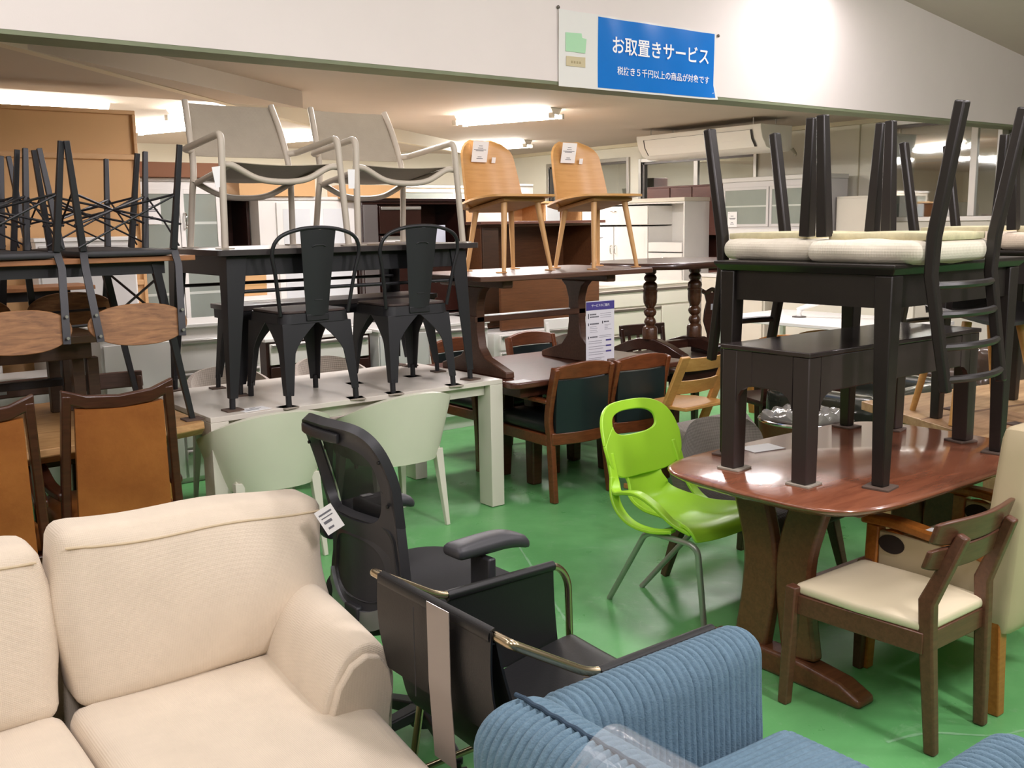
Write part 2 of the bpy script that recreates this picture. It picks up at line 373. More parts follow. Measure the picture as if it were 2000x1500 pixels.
ceiling_lamp('fluorescent ceiling lamp hidden behind the hanging wall over the turned-leg table', (6.3, 5.6), 0.0, power=42, tube=MTUBE2)
# air conditioner hung from the back ceiling
t = thing('air_conditioner', 'white air conditioner hung from ceiling before the far windows', 'air conditioner', (8.55, 7.75, 2.28))
prof = [(0.0, .27), (0.52, .27), (0.52, .02), (0.47, .0), (0.22, .0), (.10, .04), (.03, .13), (.0, .23)]
MB().prism(prof, 'y', -.91, .91).build('casing', M('white plastic casing', 'e4e0d8', 0.35), t, bevel=.006)
def lou(y0, y1, off):
    m = MB(); P = [(.006, .222), (.03, .13), (.09, .05)]
    for i in range(2):
        a, b = P[i], P[i+1]
        m.add([(a[0]-off, y0, a[1]-off*.5), (b[0]-off, y0, b[1]-off*.7), (b[0]-off, y1, b[1]-off*.7), (a[0]-off, y1, a[1]-off*.5)], [(0, 1, 2, 3)])
    return m
lou(-.80, .80, .006).build('air_outlet', M('dark outlet slot', '3a3531', 0.6), t)
lou(-.775, .775, .013).build('louver', M('white louver', 'e9e6df', 0.3), t)
for y in (-.75, .75):
    for x in (.08, .45): MB().tube([(x, y, .26), (x, y, .35)], .006, 6).build('hanging_bolt', MALU, t)
MB().tube(smoothpath([(.5, -.93, .03), (.53, -.95, -.02), (.6, -.9, -.03)], 5), .018, 8).build('drain_pipe', M('dark pipe', '8a8272', .6), t)
# banner pinned on the hanging wall
def banner():
    t = thing('banner', 'blue and white Japanese banner pinned to the hanging wall', 'banner', (4.8, 4.815, 2.40))
    X0, X1, Z0, Z1 = -.715, .70, -.008, .442
    wob = lambda x, z: -0.006-0.006*math.sin(x*9+z*4)**2 - (0.035*max(0, (x-.6)/.1)**2*max(0, .1-(z-Z0))/.1 if x > .6 else 0)
    def sheet(x0, x1, name, mat, dy=0, z0=Z0, z1=Z1):
        f = lambda u, v: (x0+(x1-x0)*u, wob(x0+(x1-x0)*u, z0+(z1-z0)*v)+dy, z0+(z1-z0)*v)
        return MB().shell(f, 24, 10, .0012).build(name, mat, t)
    sheet(X0, X1, 'paper', M('glossy banner paper', 'e6e6e0', 0.25, coat=.3))
    sheet(-.395, X1-.015, 'blue_panel', M('banner blue', '1276cf', 0.22, coat=.4, var=.05, vs=2), -.002, Z0+.012, Z1-.012)
    wi = M('banner white ink', 'f6f8fa', 0.35)
    text_mesh('lettering', 'お取置きサービス', .115, wi, t, (-.285, -.0165, .265), .0016)
    text_mesh('lettering', '税抜き５千円以上の商品が対象です', .0545, wi, t, (-.235, -.0165, .115), .0005)
    gm = M('pale green ink', 'a9d8ae', .4); bm_ = M('beige ink', 'c9bd98', .4)
    m = MB(); m.prism([(-.665, .20), (-.505, .20), (-.495, .285), (-.53, .29), (-.535, .315), (-.665, .31)], 'y', -.0155, -.014); m.build('sofa_print', gm, t)
    m = MB(); m.prism([(-.66, .115), (-.505, .115), (-.505, .165), (-.66, .165)], 'y', -.0155, -.014); m.prism([(-.66, .165), (-.505, .165), (-.505, .175), (-.66, .172)], 'y', -.016, -.0145); m.build('base_print', bm_, t)
    m = MB()
    for k, x in enumerate((-.622, -.6, -.578, -.556)): m.bx(x, x+.013, -.0165, -.0158, .133, .147)
    m.build('caption_print', M('faded caption ink', 'a89a74', .5), t)
    for x, z in ((-.712, .452), (.735, .425)):
        MB().lathe([(.0, 0), (.011, .001), (.011, .006), (.006, .012), (.001, .013)], (0, 0, 0), 12).build('pin', M('grey pin', '6d6760', .4, .6), t).matrix_local = Matrix.Translation((x, -.001, z)) @ Matrix.Rotation(PI/2, 4, 'X')
banner()
# ------------------------------------------------------------------ generic cabinet
def cabinet(name, label, cat, x, y, rz, w_, d_, z0, h, mat, fronts, top=None, toph=.025, side=None, over=.012):
    # local: front face at y=0 looking to -y ; u across from left, v up from the bottom
    t = thing(name, label, cat, (x, y, z0), rz)
    b = MB(); th = .02
    if any(f[0] == 'open' for f in fronts):
        b.bx(0, th, 0, d_, 0, h).bx(w_-th, w_, 0, d_, 0, h).bx(th, w_-th, d_-th, d_, 0, h).bx(th, w_-th, 0, d_-th, 0, th).bx(th, w_-th, 0, d_-th, h-th, h)
        for f in fronts:
            if f[0] != 'open': b.bx(max(th, f[1]), min(w_-th, f[2]), .004, d_-th, max(th, f[3]), min(h-th, f[4]))
    else: b.bx(0, w_, 0, d_, 0, h)
    b.build('body', side or mat, t, bevel=.002)
    if top: MB().bx(-over, w_+over, -over*1.5, d_, h+.001, h+toph).build('top', top, t, bevel=.004)
    for f in fronts:
        k, u0, u1, v0, v1 = f[:5]; hd = f[5] if len(f) > 5 else None; g = .003
        fm = f[6] if len(f) > 6 else mat
        if k == 'open': continue
        if k == 'glass':
            q = .035; m = MB(); m.bx(u0+g, u0+q, -.02, -.002, v0+g, v1-g).bx(u1-q, u1-g, -.02, -.002, v0+g, v1-g).bx(u0+q, u1-q, -.02, -.002, v0+g, v0+q).bx(u0+q, u1-q, -.02, -.002, v1-q, v1-g)
            o = m.build('glass_door', fm, t, bevel=.002)
            MB().bx(u0+q, u1-q, -.014, -.009, v0+q, v1-q).build('pane', MGLASS, o)
            n = max(1, int((v1-v0)/.3))
            for i in range(1, n+1): MB().bx(u0+q, u1-q, -.0155, -.0142, v0+(v1-v0)*i/(n+1), v0+(v1-v0)*i/(n+1)+.018).build('shelf_edge', M('pale shelf edge', 'c2c7bf', .4), o)
        else:
            o = MB().bx(u0+g, u1-g, -.02, -.002, v0+g, v1-g).build('drawer' if k == 'drawer' else 'door' if k == 'door' else 'panel', fm, t, bevel=.003)
            if f[0] == 'door' and len(f) > 7:
                MB().bx(u0+.05, u1-.05, -.022, -.0201, v0+.05, v1-.05).build('inset', f[7], o)
        if hd == 'rail':
            MB().bx(u0+.01, u1-.01, -.036, -.0205, v1-.032, v1-.008).build('handle', MALU, o, bevel=.004)
        elif hd == 'darkrail':
            MB().bx(u0+.005, u1-.005, -.03, -.0205, v1-.03, v1-.006).build('handle', M('brushed dark rail', '7d746a', .35, .7), o, bevel=.004)
        elif hd == 'bow':
            c = (u0+u1)/2; MB().tube(smoothpath([(c-.05, -.02, v1-.06), (c-.035, -.04, v1-.06), (c+.035, -.04, v1-.06), (c+.05, -.02, v1-.06)], 4), .006, 8).build('handle', MCHROME, o)
        elif hd in ('barL', 'barR'):
            c = u0+.035 if hd == 'barL' else u1-.035; zc = v0+(v1-v0)*(f[8] if len(f) > 8 else .75)
            MB().tube(smoothpath([(c, -.02, zc-.055), (c, -.045, zc-.04), (c, -.045, zc+.04), (c, -.02, zc+.055)], 4), .007, 8).build('handle', MCHROME, o)
    return t
def sticker(parent, u0, u1, v0, v1, y=-.0215, name='price_card'):
    o = MB().bx(u0, u1, y-.0008, y, v0, v1).build(name, MPAPER, parent, smooth=False)
    m = MB(); w_ = u1-u0; h = v1-v0
    for (a, b, c) in ((.1, .16, .9), (.32, .62, .72), (.18, .85, .58), (.25, .78, .52), (.36, .58, .3), (.28, .68, .2)):
        m.bx(u0+a*w_, u0+b*w_, y-.0012, y-.0009, v0+(c-.018)*h, v0+(c+.018)*h)
    m.build('print', MINK, o, smooth=False)
    return o
R90 = -PI/2
DKW = wood('dark brown melamine', '3a211b', '2a1512', 0.35, vs=4)
MDW = wood('mid brown melamine', '6b4428', '57351e', 0.4, vs=4)
RBW = wood('reddish brown front', '6a4238', '5f3a31', 0.4, vs=3)
OAK = wood('pale oak board', 'd3a878', 'c69a69', 0.5, vs=3)
TAN = M('tan partition panel', 'd2a672', 0.6, var=.05, vs=2)
# tan partition (back of a tall shelf) at far left
t = thing('partition_panel', 'tall tan framed partition panel behind the upturned chairs', 'partition', (0.9, 6.85, 0))
MB().bx(-2.4, 1.25, .02, .05, 0, 2.31).build('back_board', TAN, t)
m = MB(); m.bx(-2.42, 1.27, -.005, .35, 2.31, 2.335).bx(1.25, 1.272, -.005, .35, 0, 2.31).bx(-2.42, 1.25, -.003, .02, 2.02, 2.055).bx(-2.42, 1.25, -.003, .02, 1.2, 1.235)
m.build('frame', OAK, t, bevel=.003)
# tall white glass-door cabinet and the row facing the shop
c = cabinet('display_cabinet', 'tall white cabinet with two glass doors behind beige chairs', 'cabinet', 2.15, 7.0, 0, .64, .42, 0, 1.89, MWHITE,
        [('glass', .02, .32, .62, 1.84, 'barR', MWHITE, 0, .82), ('glass', .32, .62, .62, 1.84, 'barL', MWHITE, 0, .82), ('drawer', .02, .62, .42, .6, None), ('drawer', .02, .62, .06, .4, None)], top=MWHITE)
sticker(c, .06, .19, 1.6, 1.77)
c = cabinet('drawer_chest', 'white chest of drawers with long chrome rails behind white table', 'chest of drawers', 1.62, 6.05, 0, .98, .42, 0, .965, MWHITE,
        [('drawer', .46, .97, .7, .9, 'rail'), ('drawer', .46, .97, .46, .69, 'rail'), ('drawer', .46, .97, .22, .45, 'rail'), ('drawer', .46, .97, .03, .21, 'rail'), ('panel', .01, .45, .03, .9)], top=MWHITE)
cabinet('low_cabinet', 'low white storage cabinet at far left below the tables', 'cabinet', -.5, 6.15, 0, 2.05, .28, 0, .72, MWHITE, [('panel', .02, .72, .05, .7), ('panel', .73, 1.43, .05, .7), ('panel', 1.44, 2.16, .05, .7)], top=MWHITE)
cabinet('cupboard', 'tall white cupboard standing before the tan partition', 'cupboard', 0.62, 6.46, 0, .55, .36, 0, 1.62, MWHITE, [('door', .01, .54, .8, 1.6), ('drawer', .01, .54, .1, .78)], top=MWHITE)
cabinet('kitchen_board', 'white kitchen board with grey door behind upturned chairs', 'cabinet', 1.42, 6.5, 0, .58, .33, 0, 1.50, MWHITE, [('door', .01, .29, .95, 1.48, None, M('pale grey door', 'c6c4c0', .3)), ('door', .29, .57, .95, 1.48, None, M('pale grey door', 'c6c4c0', .3)), ('drawer', .01, .57, .1, .93)], top=MWHITE)
cabinet('bookcase', 'dark brown bookcase between white cabinets', 'bookcase', 2.83, 7.15, 0, .22, .3, 0, 1.785, DKW, [('open', 0, 0, 0, 0), ('panel', .02, .2, .02, .9, None, DKW)])
cabinet('wardrobe', 'white panelled cupboard behind the left metal chair', 'cupboard', 3.06, 7.0, 0, .79, .42, 0, 1.765, MWHITE,
        [('door', .13, .45, .98, 1.75, None, MWHITE, M('pale panel', 'd5d8d9', .4)), ('door', .46, .78, .98, 1.75, None, MWHITE, M('pale panel', 'd5d8d9', .4)), ('panel', .13, .78, .06, .95)], top=MWHITE)
t = thing('cardboard_box', 'small tan carton behind the black bench', 'box', (2.93, 6.88, 1.08)); MB().bx(-.11, .11, 0, .2, 0, .15).build('carton', TAN, t, bevel=.003); MB().bx(-.11, .11, -.001, -.0002, .07, .08).build('tape', M('tape', 'c09a62', .3), t)
cabinet('sideboard', 'white sideboard carrying the small tan carton', 'sideboard', 2.81, 6.84, 0, .24, .28, 0, 1.08, MWHITE, [('door', .01, .23, .02, 1.06)])
# dark glossy kitchen cabinet with grey side, microwave hole
c = cabinet('kitchen_cabinet', 'dark glossy kitchen cabinet with chrome rails behind sling chair', 'cabinet', 3.86, 6.9, 0, .98, .45, 0, 1.75, M('dark gloss front', '2c1713', .15, coat=.4),
        [('panel', .0, .13, .02, 1.73, None, M('grey side', '5b5654', .4)), ('drawer', .14, .53, 1.5, 1.72, 'rail'), ('drawer', .14, .53, 1.28, 1.49, 'rail'), ('door', .14, .53, .86, 1.27, 'rail'), ('open', .54, .97, 1.0, 1.73), ('drawer', .54, .97, .86, 1.3, 'rail'), ('door', .14, .97, .05, .85, 'rail')],
        top=M('dark top', '2b1917', .25))
sticker(c, .17, .33, 1.31, 1.46); sticker(c, .345, .385, 1.38, 1.43)
t = thing('leaflet_stand', 'leaflet with blue bar in the dark cabinet opening', 'leaflet', (4.56, 6.96, 1.323)); MB().bx(-.11, .11, 0, .01, 0, .24).build('sheet', M('pale blue sheet', 'ccd0dd', .5), t); MB().bx(-.1, .05, -.002, -.0005, .02, .055).build('blue_bar', M('blue ink', '3c4a8e', .5), t)
# brown kitchen counter with chrome rails
c = cabinet('kitchen_counter', 'brown kitchen counter with silver rails behind plywood chairs', 'counter', 4.88, 6.75, 0, 1.28, .45, .70, .86, MDW,
        [('panel', 0, .17, .02, .84, None, wood('dark walnut side', '3f2614', '33200f', .45)), ('open', .17, 1.28, .44, .84), ('drawer', .18, .72, .22, .44, 'rail'), ('drawer', .73, 1.27, .22, .44, 'rail'), ('drawer', .18, .72, .0, .2, 'rail'), ('drawer', .73, 1.27, .0, .2, 'rail')],
        top=wood('reddish counter top', '6e4a3e', '5e3d32', .35), over=.05)
sticker(c, .21, .245, .33, .37)
t = thing('storage_board', 'brown board standing behind the trestle table legs', 'board', (5.55, 6.5, .70)); MB().bx(-.66, .42, 0, .03, 0, .47).build('board', MDW, t, bevel=.003)
cabinet('drawer_unit', 'white drawer unit with wide rails under brown counter', 'drawer unit', 4.75, 6.42, 0, 1.1, .5, 0, .69, MWHITE,
        [('drawer', .05, .85, .55, .68, 'rail'), ('drawer', .05, .85, .33, .54, 'rail'), ('drawer', .05, .85, .1, .32, 'rail'), ('panel', .86, 1.09, .02, .68, None, M('grey side', '5b5654', .4))])
c = cabinet('printer_cabinet', 'white drawer cabinet seen between the two metal chairs', 'cabinet', 3.62, 6.3, 0, .98, .5, 0, .80, MWHITE,
        [('panel', 0, .42, .02, .78, None, M('grey white side', 'c9cbc8', .4)), ('drawer', .43, .97, .6, .78, 'rail'), ('drawer', .43, .97, .38, .59, 'rail'), ('drawer', .43, .97, .1, .37, 'rail')], top=MWHITE)
sticker(c, .46, .72, .44, .62, y=-.0365)
cabinet('kitchen_dresser', 'white and dark kitchen drawers behind left metal chair', 'drawer unit', 2.76, 6.32, 0, .8, .5, 0, .80, DKW,
        [('drawer', .02, .78, .64, .79, 'rail', MWHITE), ('drawer', .02, .78, .34, .63, None, DKW), ('drawer', .02, .39, .1, .33, 'rail', DKW), ('drawer', .4, .78, .1, .33, 'rail', DKW)], top=MWHITE)
# right group along the window wall
c = cabinet('drawer_cabinet', 'cream cabinet of wide drawers with dark rails behind turned-leg table', 'cabinet', 5.9, 6.55, 0, 1.32, .5, 0, .98, MCREAM,
        [('drawer', .01, 1.3, .8, .96, 'darkrail'), ('drawer', .01, .88, .56, .79, 'darkrail'), ('drawer', .01, .88, .3, .55, 'darkrail'), ('drawer', .01, .88, .06, .29, 'darkrail'), ('panel', .89, 1.3, .06, .79)], top=MCREAM, toph=.015)
sticker(c, .06, .2, .6, .76)
c = cabinet('kitchen_hutch', 'white kitchen hutch with open microwave bay and small drawers', 'cabinet', 9.24, 10.4, R90, 1.88, .45, 0, 1.80, MWHITE,
        [('drawer', .02, 1.27, 1.52, 1.76, 'bow'), ('door', .02, .64, .5, 1.5, 'barR', MWHITE, MWHITE, .7), ('door', .65, 1.27, .5, 1.5, 'barL', MWHITE, MWHITE, .7), ('open', 1.28, 1.86, 1.3, 1.78), ('panel', 1.28, 1.86, 1.18, 1.3), ('drawer', 1.28, 1.86, .98, 1.17, 'bow'), ('door', 1.28, 1.86, .3, .96), ('drawer', .02, 1.27, .3, .48)], top=MCREAM, toph=.05)
sticker(c, .1, .5, 1.22, 1.46)
cabinet('larder_cabinet', 'tall reddish brown cabinet between white cabinets by the window', 'cabinet', 9.71, 9.62, R90, 1.33, .28, 0, 2.01, RBW,
        [('door', .01, .42, 1.38, 1.99, None), ('door', .43, .8, 1.38, 1.99, None), ('door', .81, 1.28, 1.38, 1.99, None), ('open', .8, 1.28, .95, 1.37), ('panel', .01, .8, .04, 1.36), ('panel', .81, 1.28, .04, .94)])
c = cabinet('glass_cabinet', 'white cupboard with two frosted sliding glass doors by window', 'cupboard', 9.4, 8.06, R90, 1.4, .45, 0, 2.0, M('silver white frame', 'cfccca', .3),
        [('glass', .02, .69, 1.48, 1.94, None), ('glass', .7, 1.38, 1.48, 1.94, None), ('panel', .02, 1.38, .75, 1.46, None, MWHITE), ('door', .02, 1.38, .04, .73, None, MWHITE)], top=M('pale grey top', 'd4d1cc', .3), toph=.05)
sticker(c, .1, .24, 1.48, 1.66)
cabinet('side_table', 'white low desk unit beside the tall brown cabinet', 'desk', 8.7, 7.75, R90, .9, .55, 0, .93, MCREAM, [('panel', .02, .88, .02, .9)], top=MWHITE, toph=.04)
cabinet('tall_cabinet', 'narrow cream cabinet against the wall left of big window', 'cabinet', 9.6, 6.62, R90, .45, .35, 0, 1.80, MCREAM, [('door', .01, .44, .03, 1.78)])
cabinet('upper_cabinet', 'white glass-front cabinet rising behind the first plywood chair', 'cabinet', 8.3, 11.8, R90, 1.0, .4, 0, 2.06, MWHITE, [('glass', .03, .5, 1.5, 2.02, None), ('glass', .51, .97, 1.5, 2.02, None), ('panel', .03, .97, .03, 1.48)], top=MWHITE)
cabinet('glass_hutch', 'cream hutch with glass doors behind right sling chair', 'cabinet', 5.2, 8.6, 0, 1.4, .4, 0, 1.93, MCREAM, [('glass', .03, .7, 1.7, 1.92, None), ('glass', .71, 1.37, 1.7, 1.92, None), ('panel', .03, 1.37, .03, 1.68)], top=MWHITE)
cabinet('shelf_unit', 'white and oak open shelf unit beyond the brown counter', 'shelf', 5.62, 7.9, 0, 1.4, .4, 0, 1.78, OAK, [('open', 0, 0, 0, 0), ('panel', .03, .45, .03, 1.75, None, MWHITE), ('panel', .9, 1.08, .03, 1.75, None, M('glass grey', 'c7cbcb', .2)), ('panel', .56, .89, 1.35, 1.38, None, OAK)])
for i, (x, y, z, w_, d_, h, lab) in enumerate(((2.5, 7.1, 1.916, .7, .35, .1, 'flat brown carton lying on top of the glass-door cabinet'), (3.2, 7.1, 1.791, .6, .3, .13, 'tan carton on the white panelled cupboard'), (3.95, 7.0, 1.776, .5, .3, .1, 'tan carton on the dark kitchen cabinet'), (8.5, 11.3, 2.086, .3, .3, .14, 'small dark box on the white glass-front cabinet'))):
    t = thing('carton', lab, 'box', (x, y, z)); MB().bx(-w_/2, w_/2, -d_/2, d_/2, 0, h).build('box', (M('brown carton', '8b5d40', .7) if i == 0 else TAN if i < 3 else DKW), t, bevel=.003); MB().bx(-w_/2, w_/2, -.03, .03, h+.0002, h+.001).build('tape', M('tape', 'c09a62', .3), t)
t = thing('cream_panel', 'cream furniture panel leaning upright behind the white desk', 'panel', (8.5, 5.75, 0)); MB().bx(-.02, .02, -.75, .75, .0, 1.05).build('board', MCREAM, t, bevel=.004)
# white desk with a slanted tubular lamp arm seen between the black table legs
t = thing('office_desk', 'white desk with slanted white tube arm behind dark bench', 'desk', (7.3, 5.0, 0))
MB().bx(-.55, .45, -.8, .9, .70, .73).build('desktop', MWHITE, t, bevel=.004)
for x, y in ((-.5, -.75), (.4, -.75), (-.5, .85), (.4, .85)): MB().bx(x-.02, x+.02, y-.02, y+.02, 0, .70).build('leg', MWHITE, t)
MB().tube(smoothpath([(-.1, .3, .735), (-.1, .3, .78), (-.08, .25, .82), (.1, -.35, 1.05), (.12, -.4, 1.07)], 5), .022, 10).build('tube_arm', MWHITE, t)
MB().lathe([(.06, .731), (.06, .738), (.03, .742)], (-.1, .3, 0), 16).build('arm_base', M('dark bracket', '4a4440', .4), t)
# shapes added behind the big window to imitate reflections of the shop
t = thing('reflection_sofa', 'dark blue sofa shape behind the big window, imitating a shop reflection', 'sofa', (11.6, 5.9, 0)); MB().rbox((0, 0, 1.2), (.7, 2.4, .5), .1).build('seat_block', M('navy fabric', '37404f', .8), t); MB().bx(-.3, .3, -1.15, 1.15, 0, .95).build('base', M('grey base', '77746f', .7), t)
t = thing('mattress', 'grey mattress block behind the big window, imitating a shop reflection', 'mattress', (11.45, 6.55, 1.455)); MB().rbox((0, 0, .14), (.5, .9, .27), .05).build('block', M('grey ticking', '9a98a2', .8), t)
t = thing('reflection_panel', 'tan wooden panel behind the big window, imitating a shop reflection', 'panel', (12.1, 6.8, 0)); MB().bx(-.02, .02, -.4, .4, 0, 2.25).build('board', TAN, t)
area(11.2, 7.5, 2.7, .3, 3, 90)  # added lamp that brightens the made-up room behind the window
# ------------------------------------------------------------------ tables
def pad(x, y, z, label, s=.075, mat=None, rz=None, name='floor_protector'):
    t = MB().prism(rrect(-s/2, s/2, -s/2, s/2, .006, 2), 'z', 0, .007).build(name, mat or MCARD, None, bevel=.001)
    t.location = (x, y, z); t.rotation_euler = (0, 0, random.uniform(-.3, .3) if rz is None else rz)
    return tag(t, label, 'pad', 'protective pads under furniture feet')
PZ = .007
MWT = M('pale grey beige laminate', 'd9d2c6', 0.32, var=.03, vs=3, spec=.5)
MWL = M('off white table leg', 'd8d3c5', .45)
t = thing('dining_table', 'long off-white dining table carrying the black metal table', 'table', (2.45, 4.82, 0))
hx, hy = .83, .46
MB().bx(-hx, hx, -hy, hy, .695, .72).build('tabletop', MWT, t, bevel=.002)
for sx in (-1, 1):
    for sy in (-1, 1):
        MB().bx(min(sx*hx, sx*(hx-.085)), max(sx*hx, sx*(hx-.085)), min(sy*hy, sy*(hy-.12)), max(sy*hy, sy*(hy-.12)), 0.004, .6945).build('leg', MWL, t, bevel=.002)
m = MB()
m.bx(-hx+.09, hx-.09, -hy+.05, -hy+.07, .635, .694).bx(-hx+.09, hx-.09, hy-.07, hy-.05, .635, .694)
m.bx(-hx+.03, -hx+.05, -hy+.125, hy-.125, .635, .694).bx(hx-.05, hx-.03, -hy+.125, hy-.125, .635, .694); m.build('apron', MWL, t, bevel=.002)
o = MB().bx(-.07, .07, -.045, .045, 0, .0012).build('price_card', MPAPER); o.location = (1.86, 4.435, .7202); o.rotation_euler = (0, 0, .12); tag(o, 'white price card lying on the off-white table near front leg', 'price card')
m = MB(); m.bx(-.05, .02, -.02, -.012, .0013, .0016).bx(-.05, .04, .0, .006, .0013, .0016).bx(-.01, .02, .02, .028, .0013, .0016); m.build('print', MINK, o)
# natural slab table on the far left
SLAB = wood('natural slab wood', 'c39a66', 'a67a4b', .45, stretch=(2, 10, 10), vs=4)
t = thing('slab_table', 'thick natural wood slab table behind leather armchairs', 'table', (.55, 4.78, 0))
fr = [(-1.4, -.68), (-.9, -.66), (-.4, -.64), (0, -.66), (.3, -.61), (.6, -.58), (.85, -.53), (1.02, -.475)]
bk = [(1.02, .52), (.6, .55), (0, .53), (-.7, .56), (-1.4, .52)]
m = MB(); A = fr+bk
low = [(x, y+(.035+.012*math.sin(x*9) if y < 0 else -.03)) for x, y in A]
m.loft([[(x, y, .655) for x, y in low], [(x, y-(.008 if y < 0 else 0), .69) for x, y in A], [(x, y, .72) for x, y in A]]); m.build('slab', SLAB, t, bevel=.004)
for x in (-1.05, .80): MB().prism([(x-.10, 0), (x+.12, 0), (x+.11, .654), (x-.09, .654)], 'y', -.42, .42).build('leg', wood('slab leg wood', 'b3853f', '946a2e', .45), t, bevel=.004)
# black metal cafe table standing on the white table
def channel_leg(name, parent, foot, top, w0, w1, mat=MBLK, arch=None, H=None):
    # folded sheet-metal corner leg: L section that narrows to a round foot plug
    fx, fy = foot; tx, ty = top; sx = 1 if fx > 0 else -1; sy = 1 if fy > 0 else -1; secs = []
    n = 12; t_ = .006
    for k in range(n+1):
        z = .05+(H-.05)*k/n; a = z/H; x = fx+(tx-fx)*a; y = fy+(ty-fy)*a
        wd = w0+(w1-w0)*a
        if arch and a > .62: wd = wd+(arch-wd)*((a-.62)/.38)**1.6
        secs.append([(x, y, z), (x-sx*wd, y, z), (x-sx*wd, y-sy*t_, z), (x-sx*t_*2.2, y-sy*t_*2.2, z), (x-sx*t_, y-sy*wd, z), (x, y-sy*wd, z)])
    ob = MB().loft(secs).build(name, mat, parent, bevel=.0015)
    cx, cy = fx-sx*w0*.45, fy-sy*w0*.45
    MB().tube([(cx, cy, 0), (cx+(tx-fx)*.1, cy+(ty-fy)*.1, .07)], w0*.42, 12).build('foot_plug', mat, ob)
    return ob
t = thing('metal_table', 'black metal table standing on the off-white table', 'table', (2.455, 4.86, .72+PZ))
MB().prism(rrect(-.73, .73, -.44, .44, .02, 3), 'z', .715, .743).build('tabletop', M('dark wood print top', '393434', .3, var=.1, vs=6, stretch=(2, 12, 12)), t, bevel=.002)
m = MB(); m.bx(-.66, .66, -.385, -.375, .62, .714).bx(-.66, .66, .375, .385, .62, .714).bx(-.665, -.655, -.38, .38, .62, .714).bx(.655, .665, -.38, .38, .62, .714); m.build('apron', MBLK, t, bevel=.002)
for sx in (-1, 1):
    for sy in (-1, 1): channel_leg('leg', t, (sx*.70, sy*.405), (sx*.672, sy*.392), .034, .10, H=.71)
for y in (-.36, .36): MB().tube([(-.66, y, .545), (.66, y, .545)], .009, 8).build('stretcher', MBLK, t)
for sx in (-1, 1):
    for sy in (-1, 1): pad(2.455+sx*.685, 4.86+sy*.39, .72, 'dark cardboard pad under the %s %s foot of black metal table' % ('near' if sy < 0 else 'far', 'left' if sx < 0 else 'right'), .085)
# black bench below it
t = thing('metal_bench', 'black metal bench with wood top under the black table', 'bench', (2.57, 5.0, .72+PZ))
MB().prism(rrect(-.62, .62, -.16, .16, .02, 3), 'z', .425, .45).build('seat', M('bench dark wood top', '4a4241', .35, var=.15, vs=6, stretch=(2, 14, 14)), t, bevel=.002)
m = MB(); m.bx(-.6, .6, -.15, -.142, .375, .424).bx(-.6, .6, .142, .15, .375, .424).bx(-.6, -.592, -.14, .14, .375, .424).bx(.592, .6, -.14, .14, .375, .424); m.build('apron', MBLK, t)
for sx in (-1, 1):
    for sy in (-1, 1): channel_leg('leg', t, (sx*.615, sy*.165), (sx*.58, sy*.145), .03, .085, arch=.10, H=.40)
for sx in (-1, 1):
    for sy in (-1, 1): pad(2.57+sx*.605, 5.0+sy*.155, .72, 'dark cardboard pad under the %s %s foot of black metal bench' % ('near' if sy < 0 else 'far', 'left' if sx < 0 else 'right'), .075)
# black metal chairs
def metal_chair(label, loc, rz):
    t = thing('metal_chair', label, 'chair', loc, rz, 'black metal chairs on the white table')
    P = rrect(-.18, .18, -.18, .18, .05, 5)
    MB().prism(P, 'z', .438, .45).build('seat', M('chair dark wood seat', '4b3f3c', .35, var=.25, vs=5, stretch=(2, 14, 14)), t, bevel=.003)
    Q = rrect(-.186, .186, -.186, .186, .055, 6); Q2 = rrect(-.19, .19, -.19, .19, .055, 6)
    m = MB(); m.loft([[(x, y, .39) for x, y in Q2], [(x, y, .437) for x, y in Q]], caps=False)
    # solid rim underneath
    R = [(x*.93, y*.93) for x, y in Q]; m.loft([[(x, y, .39) for x, y in R], [(x, y, .437) for x, y in R]], caps=False); m.loft([[(x, y, .3895) for x, y in Q2], [(x, y, .3894) for x, y in R]], caps=False); m.loft([[(x, y, .4372) for x, y in Q], [(x, y, .4371) for x, y in R]], caps=False)
    m.build('seat_frame', MBLK, t, bevel=.002)
    for sx in (-1, 1):
        for sy in (-1, 1): channel_leg('leg', t, (sx*.20, sy*.225), (sx*.186, sy*.186), .034, .075, arch=.183, H=.392)
    pts = [(-.183, -.165, .43), (-.212, -.195, .62), (-.232, -.212, .73), (-.20, -.228, .80), (-.11, -.237, .835), (0, -.24, .845), (.11, -.237, .835), (.20, -.228, .80), (.232, -.212, .73), (.212, -.195, .62), (.183, -.165, .43)]
    MB().tube(smoothpath(pts, 6), .0095, 10).build('back_hoop', MBLK, t)
    def sp(u, v):
        wv = .058+.036*v; x = (u-.5)*2*wv; z = .425+.41*v; y = -.188-.046*v**1.1-.012*math.cos((u-.5)*PI)
        return (x, y, z)
    o = MB().shell(sp, 8, 14, .004).build('back_splat', M('black splat', '26282a', .5, .2), t)
    m = MB(); m.tube([(-.035, -.238, .755), (-.02, -.241, .762), (.02, -.241, .762), (.035, -.238, .755)], .003, 6); m.tube([(-.02, -.208, .5), (.02, -.208, .5)], .0025, 6); m.build('embossing', MBLK, o)
    MB().bx(-.06, .06, -.197, -.188, .40, .432).build('splat_bracket', MBLK, t, bevel=.003)
    return t
metal_chair('left black metal chair with tall splat on white table', (2.195, 4.60, .72), .03)
metal_chair('right black metal chair with tall splat on white table', (2.785, 4.595, .72), -.02)
